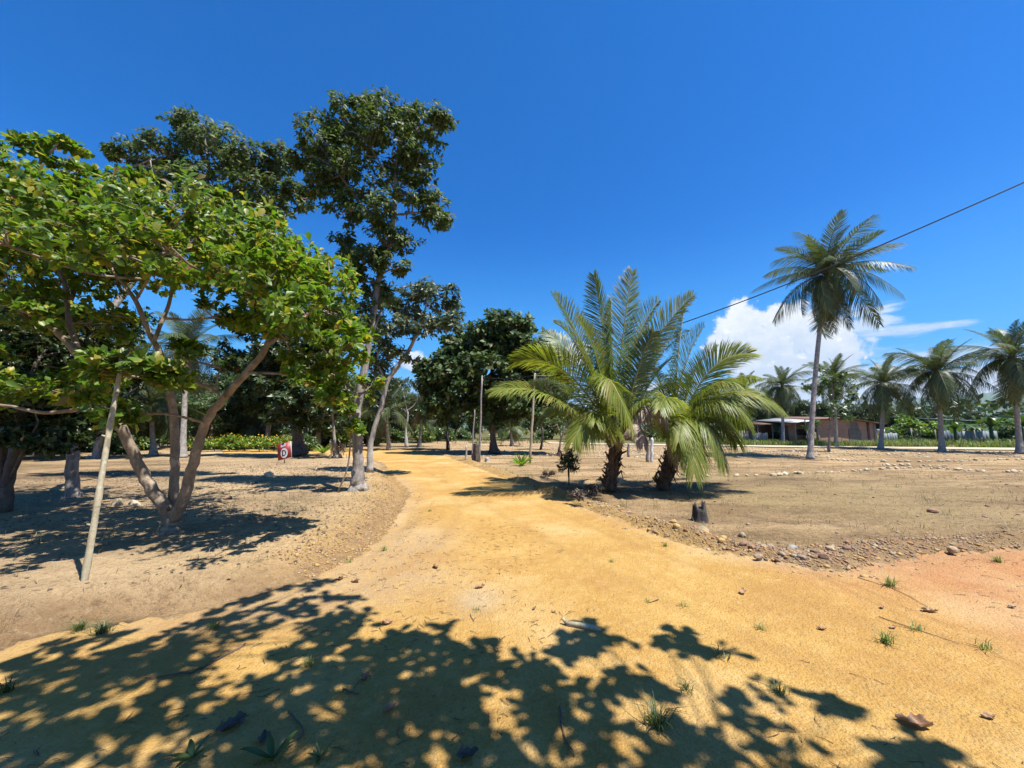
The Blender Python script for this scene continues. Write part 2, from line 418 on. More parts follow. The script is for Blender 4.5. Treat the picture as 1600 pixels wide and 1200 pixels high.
LEFT_PX = [(0, 1012), (90, 985), (190, 968), (300, 955), (400, 930), (480, 905), (545, 875), (590, 845), (612, 815), (628, 790), (640, 770), (618, 748),
           (606, 735), (600, 724), (575, 714), (520, 711), (440, 709.5), (350, 708.5)]
RIGHT_PX = [(350, 697.5), (450, 698.5), (560, 701), (640, 705), (700, 714), (745, 731), (800, 752), (850, 771), (905, 790), (960, 812), (1020, 836),
            (1100, 857), (1180, 876), (1260, 890), (1340, 892), (1400, 878), (1450, 870), (1520, 866), (1600, 858)]
LE = np.array([G(*p)[:2] for p in LEFT_PX]); RE = np.array([G(*p)[:2] for p in RIGHT_PX])
LE_EXT = np.concatenate([[[-14, 0.6], [-8, 1.9], [-5, 2.75]], LE]); RE_EXT = np.concatenate([RE, [[9, 5.6], [14, 6.4], [24, 7.4]]])
POLY = np.concatenate([LE_EXT, RE_EXT, [[24, -8], [-14, -8]]])


def seg_dist(x, y, line):
    best = np.full(x.shape, 1e9)
    for (x0, y0), (x1, y1) in zip(line[:-1], line[1:]):
        dx, dy = x1 - x0, y1 - y0; t = np.clip(((x - x0) * dx + (y - y0) * dy) / (dx * dx + dy * dy + 1e-12), 0, 1)
        best = np.minimum(best, np.hypot(x - x0 - t * dx, y - y0 - t * dy))
    return best


def inside(x, y, poly):
    c = np.zeros(x.shape, bool); n = len(poly)
    for i in range(n):
        x0, y0 = poly[i]; x1, y1 = poly[(i + 1) % n]
        if y0 == y1: continue
        k = ((y0 > y) != (y1 > y)) & (x < (x1 - x0) * (y - y0) / (y1 - y0) + x0); c ^= k
    return c


def sst(a, b, x): t = np.clip((x - a) / (b - a), 0, 1); return t * t * (3 - 2 * t)


def fields(x, y):
    dl, dr = seg_dist(x, y, LE_EXT), seg_dist(x, y, RE_EXT); ins = inside(x, y, POLY)
    left = (~ins) & (dl < dr); right = (~ins) & (dr <= dl)
    sd = np.where(ins, 1, -1) * np.minimum(dl, dr)
    r = np.hypot(x, y)
    near = sst(60, 25, r)
    h = 0.05 * fbm(x, y, 0.35, 4, 1) + 0.030 * fbm(x, y, 1.6, 4, 5) * near + (0.026 * fbm(x, y, 7, 3, 9) + 0.012 * fbm(x, y, 22, 3, 19)) * sst(30, 10, r)
    rough = np.where(ins, 0.35, 1.0)
    h = h * rough
    amp = sst(45, 12, r)
    h = h + np.where(left, 0.15 * sst(0.05, 0.75, dl) * amp, 0)            # bank on the left of the path
    h = h - 0.05 * np.exp(-((dl - 0.18) / 0.16) ** 2) * np.where(left, 1, 0.3) * amp
    pile = 0.5 + 1.6 * np.clip(fbm(x, y, 1.1, 3, 31) + 0.15, 0, 1)
    h = h + np.where(ins, 0.2, 1) * 0.15 * pile * np.exp(-((dr - 0.30) / 0.26) ** 2) * amp * (dr < dl + 2)
    g0 = G(625, 815)
    h = h - 0.09 * np.exp(-(((x - g0[0]) / 0.28) ** 2 + ((y - g0[1]) / 0.8) ** 2))
    h = h + (fbm(x, y, 0.02, 2, 3) * 1.2) * sst(70, 160, r)
    return h, sd, dl, dr, ins, left, right


def hgt(x, y): return float(fields(np.array([float(x)]), np.array([float(y)]))[0][0])


def GZ(px, py, dz=0.0):
    p = G(px, py)
    for _ in range(3):
        z = hgt(p[0], p[1]); r = ray(px, py); t = (z - CAM_H) / r[2]; p = np.array([r[0] * t, r[1] * t, z])
    p[2] += dz; return p


rings = np.concatenate([[0.02], np.geomspace(0.6, 95, 430), np.geomspace(100, 9000, 46)])
ang = np.concatenate([np.linspace(-66, 66, 560), np.linspace(68, 292, 100)]) * np.pi / 180
RR, AA = np.meshgrid(rings, ang, indexing='ij'); X = RR * np.sin(AA); Y = RR * np.cos(AA)
H, SD, DL, DR, INS, LEFTM, RIGHTM = fields(X, Y)
nr, na = X.shape
ii, jj = np.meshgrid(np.arange(nr - 1), np.arange(na), indexing='ij'); jj2 = (jj + 1) % na
QUADS = np.stack([ii * na + jj, ii * na + jj2, (ii + 1) * na + jj2, (ii + 1) * na + jj], -1).reshape(-1, 4)
QUADS = QUADS[:, ::-1]
VERTS = np.stack([X, Y, H], -1).reshape(-1, 3)


def add_attr(me, name, val):
    a = me.attributes.new(name, 'FLOAT', 'POINT'); a.data.foreach_set('value', np.asarray(val, np.float32).ravel())


def gauss(px, py, rx, ry):
    p = G(px, py); return np.exp(-(((X - p[0]) / rx) ** 2 + ((Y - p[1]) / ry) ** 2))


# bare ground
m, N, b = new_mat('bare_ground')
ps = N.pos()
st = N.new('ShaderNodeMapping'); st.inputs['Rotation'].default_value = (0, 0, 0.25); st.inputs['Scale'].default_value = (0.35, 1, 1); N.l.new(ps, st.inputs['Vector'])
n1, n2, n3, n4 = N.noise(st.outputs[0], 0.7, 6, 0.6), N.noise(ps, 4.5, 6, 0.65), N.noise(ps, 38, 5, 0.7), N.noise(st.outputs[0], 2.2, 5, 0.65, 0.6)
col = N.mix(N.ramp(n1, 0.40, 0.60), (0.42, 0.29, 0.155), (0.80, 0.58, 0.33))
col = N.mix(N.math('MULTIPLY', N.ramp(n4, 0.50, 0.62), 0.70), col, (0.27, 0.19, 0.115))
col = N.mix(N.math('MULTIPLY', N.ramp(n2, 0.52, 0.72), 0.6), col, (0.66, 0.50, 0.32))
col = N.mix(N.ramp(n2, 0.46, 0.30, 0, 0.6), col, (0.25, 0.165, 0.10))
col = N.mix(N.math('MULTIPLY', N.attr('leftm'), N.ramp(n4, 0.30, 0.55, 1.0, 0.6)), col, (0.97, 0.74, 0.47))
col = N.mix(N.math('MULTIPLY', N.attr('green'), N.ramp(n1, 0.3, 0.6, 0.15, 0.65)), col, (0.42, 0.34, 0.17))
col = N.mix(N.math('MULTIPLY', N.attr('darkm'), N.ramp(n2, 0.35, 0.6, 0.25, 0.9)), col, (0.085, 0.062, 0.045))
col = N.mix(N.math('MULTIPLY', N.attr('yel'), N.ramp(n3, 0.40, 0.52)), col, (0.74, 0.48, 0.16))
col = N.mix(N.math('MULTIPLY', N.attr('pinkb'), N.ramp(n2, 0.35, 0.6, 0.3, 0.95)), col, (0.50, 0.335, 0.19))
col = N.mix(N.math('MULTIPLY', N.attr('grassy'), N.ramp(n2, 0.35, 0.55, 0.5, 1.0)), col, (0.13, 0.15, 0.045))
col = N.mix(N.ramp(n3, 0.56, 0.70, 0, 0.55), col, (0.16, 0.11, 0.07))
N.put(b.inputs['Base Color'], col); b.inputs['Roughness'].default_value = 0.95; b.inputs['Specular IOR Level'].default_value = 0.15
n7, n8 = N.noise(ps, 13, 5, 0.7), N.noise(ps, 85, 3, 0.6)
col = N.mix(N.ramp(n7, 0.54, 0.68, 0, 0.6), col, (0.22, 0.145, 0.085))
col = N.mix(N.ramp(n7, 0.45, 0.33, 0, 0.45), col, (0.80, 0.62, 0.39))
col = N.mix(N.ramp(n8, 0.58, 0.70, 0, 0.5), col, (0.14, 0.095, 0.06))
N.put(b.inputs['Base Color'], N.mix(1.0, col, (.64, .595, .52), 'MULTIPLY'))
hh = N.math('ADD', N.math('MULTIPLY', n3, 0.45), N.math('ADD', N.math('ADD', n2, N.math('MULTIPLY', n7, 0.8)), N.math('MULTIPLY', N.noise(ps, 130, 3), 0.12)))
N.put(b.inputs['Normal'], N.bump(hh, 1.0, 0.09))
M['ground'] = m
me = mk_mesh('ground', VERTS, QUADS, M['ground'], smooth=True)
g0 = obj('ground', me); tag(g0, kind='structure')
# soil colour zones
wob = fbm(X, Y, 0.5, 4, 77)
add_attr(me, 'leftm', np.where(LEFTM, sst(0, 0.6, DL) * sst(9, 5, DL), 0))
green = gauss(1330, 760, 5, 3.2) + gauss(1180, 770, 2.5, 2) * 0.7 + gauss(1500, 800, 3, 2) * .6
add_attr(me, 'green', np.clip(green + wob, 0, 1))
RAD = np.hypot(X, Y)
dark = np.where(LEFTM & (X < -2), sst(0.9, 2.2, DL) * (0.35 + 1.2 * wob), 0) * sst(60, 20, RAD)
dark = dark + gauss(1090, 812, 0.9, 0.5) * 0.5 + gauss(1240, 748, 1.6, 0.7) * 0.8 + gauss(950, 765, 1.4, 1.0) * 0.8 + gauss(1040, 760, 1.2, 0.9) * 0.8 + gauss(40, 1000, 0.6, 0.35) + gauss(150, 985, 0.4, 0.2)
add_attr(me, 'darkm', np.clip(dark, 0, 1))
yel = np.exp(-(DL / 0.95) ** 2) * sst(3.6, 5.2, Y) * sst(18, 11, Y) * 1.1 * LEFTM + np.exp(-(DR / 0.55) ** 2) * (X < 3.5) * (Y > 5) * 0.9 + gauss(590, 850, 0.5, 0.9)
add_attr(me, 'yel', np.clip(yel + wob * 0.5, 0, 1) * (yel > 0.05))
add_attr(me, 'pinkb', np.clip(np.exp(-((DL - 0.22) / 0.30) ** 2) * LEFTM * sst(14, 7, Y) + np.exp(-((DR - 0.3) / 0.5) ** 2) * RIGHTM * sst(1.5, 3.5, X) * (Y < 9) * 0.9, 0, 1))
add_attr(me, 'grassy', np.clip(sst(37.5, 40, Y + wob * 2) * (X > 6) + sst(50, 56, RAD + wob * 8), 0, 1))

# the yellow path
m, N, b = new_mat('yellow_path_soil'); ps = N.pos()
n1, n2, n3, n5 = N.noise(ps, 0.9, 5, 0.6), N.noise(ps, 6.5, 6, 0.65), N.noise(ps, 55, 4, 0.7), N.noise(ps, 150, 2, 0.6)
col = N.mix(N.ramp(n1, 0.35, 0.65), (0.62, 0.36, 0.10), (0.76, 0.48, 0.150))
col = N.mix(N.ramp(n2, 0.50, 0.70, 0, 0.55), col, (0.82, 0.57, 0.23))
col = N.mix(N.ramp(n2, 0.42, 0.28, 0, 0.6), col, (0.50, 0.255, 0.085))
red = N.math('MULTIPLY', N.attr('red'), 1.0)
col = N.mix(N.math('MULTIPLY', red, N.ramp(n2, 0.3, 0.7, 1.0, 0.75)), col, N.mix(N.ramp(n3, 0.4, 0.6), (0.56, 0.235, 0.10), (0.68, 0.36, 0.18)))
col = N.mix(N.math('MULTIPLY', N.attr('pink'), N.ramp(n2, 0.30, 0.62, 1.0, 0.4)), col, (0.60, 0.43, 0.26))
col = N.mix(N.math('MULTIPLY', N.attr('greyp'), N.ramp(n3, 0.35, 0.6)), col, (0.50, 0.42, 0.33))
col = N.mix(N.ramp(n3, 0.55, 0.68, 0, 0.6), col, (0.36, 0.20, 0.075))
n6 = N.noise(ps, 17, 5, 0.7)
col = N.mix(N.ramp(n6, 0.56, 0.70, 0, 0.45), col, (0.42, 0.225, 0.08))
col = N.mix(N.ramp(n6, 0.44, 0.32, 0, 0.35), col, (0.84, 0.64, 0.33))
col = N.mix(N.ramp(n3, 0.42, 0.30, 0, 0.5), col, (0.80, 0.60, 0.30))
sp = N.new('ShaderNodeTexVoronoi', feature='F1'); N.l.new(ps, sp.inputs['Vector']); sp.inputs['Scale'].default_value = 26; sp.inputs['Randomness'].default_value = 1
speck = N.math('MULTIPLY', N.ramp(sp.outputs['Distance'], 0.20, 0.12), N.ramp(N.noise(ps, 2.2, 3), 0.42, 0.62))
col = N.mix(N.math('MULTIPLY', speck, 0.5), col, (0.22, 0.115, 0.05))
rutn = N.math('MULTIPLY', N.attr('rut'), N.ramp(n2, .35, .55, .3, 1.0)); col = N.mix(N.math('MULTIPLY', rutn, .55), col, (.40, .22, .08))
bigp = N.noise(ps, 0.45, 4, 0.6); col = N.mix(N.ramp(bigp, .50, .64, 0, .45), col, (.84, .62, .32)); col = N.mix(N.ramp(bigp, .46, .36, 0, .40), col, (.60, .34, .12))
N.put(b.inputs['Base Color'], N.mix(1.0, col, (.62, .60, .57), 'MULTIPLY')); b.inputs['Roughness'].default_value = 0.95; b.inputs['Specular IOR Level'].default_value = 0.1
vg = N.new('ShaderNodeTexVoronoi', feature='F1'); N.l.new(ps, vg.inputs['Vector']); vg.inputs['Scale'].default_value = 60
hh = N.math('ADD', N.math('MULTIPLY', n3, 0.5), N.math('ADD', N.math('MULTIPLY', n2, 0.9), N.math('MULTIPLY', N.math('SUBTRACT', 0.6, vg.outputs['Distance']), 0.28)))
N.put(b.inputs['Normal'], N.bump(N.math('ADD', hh, N.math('MULTIPLY', n6, 0.8)), 0.8, 0.04))
M['path'] = m
edge = SD + 0.30 * fbm(X, Y, 1.7, 4, 41) + 0.22 * fbm(X, Y, 9, 3, 43) + 0.10 * fbm(X, Y, 26, 2, 47) * sst(12, 6, RAD)
PZ = H + np.clip(edge * 0.10, -0.06, 0.014)
keep = ((edge > -0.45) & (RAD < 90) & (X > -40)).ravel()
qk = QUADS[keep[QUADS].all(1)]
used = np.unique(qk); remap = np.full(keep.shape, -1); remap[used] = np.arange(len(used))
PV = np.stack([X, Y, PZ], -1).reshape(-1, 3)[used]
me = mk_mesh('path', PV, remap[qk], M['path'], smooth=True)
pth = obj('path', me); tag(pth, kind='structure')
wob2 = fbm(X, Y, 0.6, 4, 91)
red = sst(2.7, 4.6, X + 0.10 * (Y - 3) + wob2 * 1.6) * sst(1.9, 3.3, Y + wob2)
rut = 0 * X
for ln_, wd_ in (([(1200, 880), (1350, 922), (1470, 975), (1620, 1015)], .035), ([(1260, 896), (1400, 960), (1500, 1010), (1640, 1060)], .03), ([(640, 722), (740, 780), (880, 860), (1080, 960), (1320, 1060), (1640, 1180)], .10), ([(660, 715), (800, 772), (980, 850), (1180, 920), (1420, 1000)], .08), ([(380, 1012), (480, 960), (600, 905), (690, 850), (720, 800), (690, 740)], .08)):
    rut = np.maximum(rut, np.exp(-(seg_dist(X + .06 * fbm(X, Y, 1.5, 3, 55), Y, np.array([G(*q)[:2] for q in ln_])) / wd_) ** 2) * (.9 if wd_ < .05 else .5))
add_attr(me, 'rut', rut.ravel()[used])
add_attr(me, 'red', red.ravel()[used])
pink = gauss(660, 850, 0.5, 0.9) * 1.1 + gauss(600, 900, 0.9, 0.5) * 0.9 + gauss(470, 940, 1.0, 0.35) * 0.9 + gauss(330, 970, 0.8, .25) * .6
pink = pink + 1.1 * np.exp(-(DL / .42) ** 2) * sst(17, 10, Y) + .7 * np.exp(-(DR / .30) ** 2) * (Y > 4)
add_attr(me, 'pink', np.clip(pink * (0.8 + 1.6 * wob2), 0, 1).ravel()[used])
add_attr(me, 'greyp', np.clip(gauss(748, 938, 0.22, 0.28), 0, 1).ravel()[used])


def floor_z(x, y):
    f = fields(np.array([float(x)]), np.array([float(y)])); h = float(f[0][0]); sd = float(f[1][0])
    return h + (0.014 if sd > 0.25 else 0.0)


def floor_zs(x, y):
    f = fields(np.asarray(x, float), np.asarray(y, float)); return f[0] + np.where(f[1] > 0.25, 0.012, 0)


# far sandy road beyond the palm row, and the hills
g = Geo(); xs = np.linspace(4, 75, 90)
cy = 33.2 + 0.035 * (xs - 16) ** 1 * -3.2 * 0.6 + 0.25 * np.sin(xs * 0.3)
cy = np.interp(xs, [4, 12, 20, 30, 40, 75], [42.5, 38.5, 36.0, 32.2, 29.8, 24])
wd = 1.5 + 0.2 * np.sin(xs * 0.9)
a = np.stack([xs, cy - wd, floor_zs(xs, cy - wd) + 0.06], -1); c_ = np.stack([xs, cy + wd, floor_zs(xs, cy + wd) + 0.09], -1)
v = np.concatenate([a, c_]); n_ = len(xs); k = np.arange(n_ - 1)
g.add(v, np.concatenate([np.stack([k, k + 1, k + 1 + n_], 1), np.stack([k, k + 1 + n_, k + n_], 1)]))
M['sand'] = flat_mat('sandy_road', (0.60, 0.49, 0.33), 0.95, 0.12, 1.5)
tag(geo_obj('road', g, M['sand']), kind='structure')

hm, N, b = new_mat('wooded_hill')
n1 = N.noise(N.pos(), 0.012, 6, 0.6)
N.put(b.inputs['Base Color'], N.mix(N.ramp(n1, 0.35, 0.65), (0.05, 0.085, 0.055), (0.09, 0.13, 0.08))); b.inputs['Roughness'].default_value = 1
M['hill'] = hm
th = np.linspace(-80, 80, 220) * np.pi / 180; rows = []
ridge = 150 + 170 * (fbm(th * 6, th * 0, 1.0, 5, 3) + 0.3) + 170 * np.exp(-((th - 0.90) / 0.22) ** 2)
for s, rr in ((0, 2400), (0.45, 2600), (0.8, 2880), (1.0, 3150), (0.6, 3600)):
    z = .55 * ridge * s * (1 + 0.25 * fbm(th * 30, th * 0 + s * 9, 1.0, 3, 8)) - 6
    rows.append(np.stack([rr * np.sin(th), rr * np.cos(th), z], -1))
v = np.concatenate(rows); n_ = len(th); t = []
for r_ in range(4):
    k = np.arange(n_ - 1) + r_ * n_; t += [np.stack([k, k + 1, k + 1 + n_], 1), np.stack([k, k + 1 + n_, k + n_], 1)]
hl = obj('hills', mk_mesh('hills', v, np.concatenate(t)[:, ::-1], hm, smooth=True)); tag(hl, kind='structure')

# ------------------------------------------------------------------ trees


def tree(name, label, cat, base, limbs, blobs, leaf, bark, L=0.15, aspect=0.55, k=8, clusters=10, sprigs=14, csize=0.32, droop=0.2,
         tmpl=LEAF_MID, group=None, seed=0, pick=0, twig_r=0.004, limb_sides=10, spread=1.1, stem=None, leafname='crown', branch_r=0.022, roots=0, rroot=.2):
    """limbs: lists of (point, radius). blobs: (centre, radii xyz, weight)."""
    rng = np.random.RandomState(1000 + seed); base = np.asarray(base, float)
    root = thing(name, label, cat, base, group)
    tg = Geo(); nodes = []
    for li in limbs:
        pts, rad = smooth_path([p for p, r in li], [r for p, r in li], 6)
        jit = rng.normal(size=pts.shape) * rad[:, None] * 0.10; jit[0] = 0
        tube(tg, pts + jit, rad, limb_sides, 0, 0.07, rng); nodes.append(pts)
    geo_obj('trunk', tg, bark, root, base, smooth=True)
    for q in range(roots):
        a_ = q * 6.283 / roots + rng.normal(0, .25); u_ = np.array([math.cos(a_), math.sin(a_), 0]); rl = rroot * rng.uniform(1.6, 2.6)
        tube(tg, [base + u_ * rroot * .2 + [0, 0, rroot * 1.9], base + u_ * rroot * .75 + [0, 0, rroot * .6], base + u_ * rl * .8 + [0, 0, .02], base + u_ * rl * 1.2 - [0, 0, .06]], [rroot * .35, rroot * .36, rroot * .2, rroot * .08], 7, 0, .08, rng, cap=False)
    nodes = np.concatenate(nodes); hi = nodes[nodes[:, 2] > base[2] + 0.25 * (nodes[:, 2].max() - base[2])]
    bg_ = Geo(); SP = []; SA = []
    for c, r, wt in blobs:
        c = np.asarray(c, float); r = np.asarray(r, float); nc = max(3, int(clusters * wt))
        u = norm(rng.normal(size=(nc, 3))); rr = rng.uniform(0.25, 1, (nc, 1)) ** 0.5
        cc = c + u * rr * r * (1 - csize * 0.3)
        hub = c - np.array([0, 0, r[2] * 0.35]); d = np.linalg.norm(hi - hub, axis=1) + 0.4 * np.maximum(0, hi[:, 2] - hub[2]); a = hi[np.argmin(d)]
        hl = np.linalg.norm(a - hub); mid = (a + hub) / 2 + rng.normal(size=3) * 0.07 * hl
        p_, r_ = smooth_path([a, mid, hub], [branch_r * 1.5, branch_r * 1.2, branch_r], 4); tube(bg_, p_, r_, 6, 0, 0.05, rng, cap=False)
        loc_nodes = np.concatenate([p_, hi[np.linalg.norm(hi - c, axis=1) < max(r) * 1.6]])
        for i in range(nc):
            d = np.linalg.norm(loc_nodes - cc[i], axis=1) + 0.4 * np.maximum(0, loc_nodes[:, 2] - cc[i][2]); a = loc_nodes[np.argmin(d)]
            mid = (a + cc[i]) / 2 + rng.normal(size=3) * 0.08 * np.linalg.norm(a - cc[i])
            p_, r_ = smooth_path([a, mid, cc[i]], [branch_r * .8, branch_r * .6, branch_r * 0.35], 3)
            tube(bg_, p_, r_, 5, 0, 0, rng, cap=False)
            q = norm(rng.normal(size=(sprigs, 3))) * (rng.uniform(0.1, 1, (sprigs, 1)) ** 0.5)
            q[:, 2] = q[:, 2] * 0.9
            sp = cc[i] + q * r * csize * rng.uniform(0.8, 1.25)
            for s_ in sp[::3]:
                tube(bg_, [cc[i], (cc[i] + s_) / 2 + rng.normal(size=3) * 0.03, s_], [twig_r, twig_r * .8, twig_r * 0.5], 3, 0, 0, rng, cap=False)
            SP.append(sp); SA.append(norm(q * 0.8 + u[i] * 0.5 + np.array([0, 0, 0.55]) + rng.normal(size=q.shape) * 0.25))
    geo_obj('branches', bg_, bark, root, base, smooth=True)
    SP = np.concatenate(SP); SA = np.concatenate(SA)
    lp, la, ln = sprig_leaves(rng, SP, SA, k, L, droop, spread, L * 0.8 if stem is None else stem)
    LL = L * rng.uniform(0.42, 1.25, len(lp)); WW = LL * aspect * rng.uniform(0.8, 1.15, len(lp))
    if pick:                                  # the leaves that show largest are parts of their own
        cdist = np.linalg.norm(lp - np.array([0, 0, CAM_H]), axis=1) / LL
        order = np.argsort(cdist + rng.uniform(0, 6, len(lp))); own = order[:pick]
        rest = np.ones(len(lp), bool); rest[own] = False
        tv, tt = tmpl
        lm = [mk_mesh('leaf', tv * np.array([1, aspect * f, 1]), tt, leaf, smooth=True) for f in (0.85, 1.0, 1.12)]
        for q, i in enumerate(own):
            ax = Vector(la[i]).normalized(); sd_ = ax.cross(Vector(ln[i])).normalized(); nn = sd_.cross(ax)
            o = obj('leaf', lm[q % 3], root)
            from mathutils import Matrix
            mt = Matrix((ax, sd_, nn)).transposed().to_4x4() @ Matrix.Scale(LL[i], 4); mt.translation = Vector(lp[i] - base)
            o.matrix_basis = mt
        lp, la, ln, LL, WW = lp[rest], la[rest], ln[rest], LL[rest], WW[rest]
    v, t = leaf_mesh(lp, la, ln, LL, WW, tmpl)
    cr = obj(leafname, mk_mesh(leafname, v - base, t, leaf, smooth=False), root); tag(cr, kind='stuff')
    return root


def pb(px, py, rx, ry, Y, rz=None, wt=1.0):        # crown lump at a pixel and depth
    c = P(px, py, Y); a = rx / F * Y; b_ = ry / F * Y
    return (c, np.array([a, rz if rz else (a + b_) / 2, b_]), wt)


def LM(lst):                                        # limb: (px, py, depth, radius)
    return [(P(x, y, d), r * .62) for x, y, d, r in lst]


# --- cashew tree, front left
b0 = GZ(265, 832); D0 = b0[1]
limbs = [[(b0 - np.array([0, 0, .1]), .17), (b0 + np.array([0, 0, .03]), .125), (P(268, 806, D0), .085)],
         LM([(266, 812, D0, .12), (255, 790, D0 - .02, .13), (232, 757, D0 - .08, .115), (206, 702, D0 - .15, .10), (182, 655, D0 - .25, .095), (152, 608, D0 - .3, .085), (125, 560, D0 - .35, .075), (92, 522, D0 - .4, .06), (50, 492, D0 - .4, .045), (-20, 468, D0 - .3, .03)]),
         LM([(178, 650, D0 - .25, .05), (130, 640, D0 - .5, .045), (70, 645, D0 - .7, .035), (10, 634, D0 - .8, .028), (-60, 630, D0 - .8, .02)]),
         LM([(130, 568, D0 - .34, .06), (108, 505, D0 - .2, .055), (100, 440, D0, .045), (62, 380, D0 + .1, .035), (-10, 342, D0 + .1, .022)]),
         LM([(110, 470, D0 - .1, .045), (128, 420, D0, .03), (150, 360, D0, .02)]),
         LM([(268, 815, D0 + .05, .10), (270, 770, D0 + .12, .095), (273, 720, D0 + .2, .09), (272, 655, D0 + .25, .085), (263, 600, D0 + .2, .075), (250, 552, D0 + .1, .065), (233, 520, D0, .055), (212, 470, D0 - .1, .045), (178, 425, D0 - .2, .03), (150, 380, D0 - .3, .02)]),
         LM([(240, 533, D0, .045), (262, 480, D0 + .1, .04), (275, 430, D0 + .1, .03), (300, 370, D0 + .1, .02)]),
         LM([(212, 470, D0 - .1, .03), (235, 430, D0 - .4, .022), (260, 395, D0 - .6, .016)]),
         LM([(272, 812, D0, .12), (290, 770, D0 - .05, .115), (305, 715, D0 - .1, .10), (318, 668, D0 - .1, .095), (345, 628, D0 - .1, .085), (385, 582, D0 - .05, .075), (414, 547, D0, .065), (418, 515, D0, .055), (398, 470, D0 + .1, .045), (388, 430, D0 + .1, .035), (372, 380, D0 + .1, .02)]),
         LM([(416, 540, D0, .045), (455, 512, D0 - .2, .035), (490, 480, D0 - .3, .025), (515, 440, D0 - .3, .018)]),
         LM([(416, 525, D0, .04), (440, 480, D0 + .2, .03), (455, 430, D0 + .2, .02)]),
         LM([(345, 628, D0 - .1, .02), (338, 600, D0 - .1, .018), (345, 575, D0 - .1, .012)])]
Z0 = D0 - .1
bl = [pb(50, 300, 95, 62, Z0, .9, 1.7), (pb(-90, 330, 100, 100, Z0, 1.0, 1.6)), pb(140, 335, 90, 55, Z0, .9, 1.5), pb(225, 350, 75, 55, Z0 - .1, .9, 1.3), pb(310, 345, 80, 48, Z0 + .1, 1.0, 1.4), pb(395, 362, 78, 50, Z0, 1.0, 1.4),
      pb(455, 410, 72, 55, Z0 - .1, .9, 1.3), pb(515, 455, 50, 55, Z0 - .3, .8, 1.0), pb(20, 410, 85, 50, Z0 + .2, .8, 1.1), pb(110, 412, 80, 45, Z0, .8, 0.9), pb(245, 405, 80, 30, Z0 + .2, .7, .7), pb(360, 430, 70, 30, Z0 + .2, .7, .6),
      pb(480, 495, 60, 30, Z0 - .2, .6, .6), pb(545, 520, 35, 32, Z0 - .3, .5, .5), pb(68, 222, 26, 22, Z0, .3, .35), pb(10, 235, 24, 20, Z0, .3, .3), pb(140, 262, 40, 16, Z0, .4, .35),
      pb(205, 560, 75, 24, Z0 - 1.0, .35, .8), pb(110, 590, 70, 24, Z0 - .8, .4, .55), pb(190, 628, 28, 14, Z0 - 1.1, .2, .3), pb(30, 570, 55, 45, Z0 - .4, .6, .7), pb(250, 575, 40, 18, Z0 - .9, .3, .4), pb(300, 540, 30, 20, Z0, .3, .25),
      pb(60, 475, 60, 30, Z0, .6, .7), pb(135, 480, 55, 28, Z0, .6, .6), pb(425, 480, 50, 26, Z0 + .1, .5, .5), pb(335, 475, 34, 18, Z0 + .2, .4, .3), pb(485, 555, 44, 34, Z0 - .1, .5, .6), pb(525, 595, 24, 24, Z0 - .1, .4, .3),
      pb(180, 330, 110, 40, Z0 + 2.0, 1.0, 1.4), pb(330, 350, 90, 40, Z0 + 2.0, 1.0, 1.2), pb(440, 400, 70, 40, Z0 + 1.8, 1.0, 1.0), pb(40, 330, 110, 45, Z0 + 2.0, 1.0, 1.3),
      pb(20, 350, 110, 46, Z0 - 1.5, .8, .55), pb(170, 370, 85, 34, Z0 - 1.4, .7, .4), pb(300, 385, 80, 32, Z0 - 1.3, .7, .4), pb(410, 410, 70, 36, Z0 - 1.2, .7, .4), pb(-110, 380, 110, 60, Z0 - 1.3, .9, .8), pb(480, 465, 44, 34, Z0 - 1.1, .6, .3),
      pb(215, 258, 14, 14, Z0, .3, .2), pb(330, 290, 16, 12, Z0, .3, .2), pb(425, 318, 16, 14, Z0, .3, .2), pb(95, 205, 14, 14, Z0, .3, .2)]
bl = [(c - np.array([0, 0, .14]), r * np.array([1.05, 1.35, 1.10]), w_) for c, r, w_ in bl]
tree('cashew_tree', 'broad cashew tree with three splayed limbs and bright leaves on the left bank', 'tree', b0, limbs, bl, M['cashew'], M['bark_cashew'],
     L=0.118, aspect=0.54, k=8, clusters=16, sprigs=11, csize=0.38, droop=0.05, tmpl=LEAF_HI, seed=1, pick=300, twig_r=.004, limb_sides=14, branch_r=.014, roots=6, rroot=.13)

# --- tall tree beside the path
b1 = GZ(559, 766); D1 = b1[1]
limbs = [[(b1 - np.array([0, 0, .1]), .27), (b1 + np.array([0, 0, .12]), .185)] + LM([(560, 725, D1, .20), (558, 680, D1, .19), (556, 640, D1, .175)]),
         LM([(556, 655, D1, .17), (564, 600, D1 + .1, .15), (576, 540, D1 + .2, .13), (590, 450, D1 + .3, .12), (598, 405, D1 + .3, .12), (608, 390, D1 + .3, .12)]),
         LM([(606, 395, D1 + .3, .10), (614, 345, D1 + .3, .10), (618, 300, D1 + .2, .085), (620, 250, D1 + .1, .06), (628, 195, D1, .03)]),
         LM([(604, 392, D1 + .3, .08), (585, 355, D1 + .1, .065), (560, 315, D1, .05), (525, 265, D1 - .2, .025)]),
         LM([(618, 300, D1 + .2, .05), (600, 265, D1, .04), (575, 225, D1 - .1, .02)]), LM([(618, 310, D1 + .2, .05), (640, 260, D1 + .2, .04), (665, 205, D1 + .2, .02)]),
         LM([(616, 336, D1 + .3, .05), (650, 332, D1 + .3, .035), (685, 322, D1 + .3, .018)]), LM([(580, 530, D1 + .2, .05), (600, 470, D1 + .5, .04), (610, 440, D1 + .5, .02)]),
         LM([(557, 640, D1, .09), (540, 605, D1 - .1, .085), (522, 575, D1 - .2, .07), (500, 535, D1 - .3, .045), (480, 500, D1 - .4, .02)])]
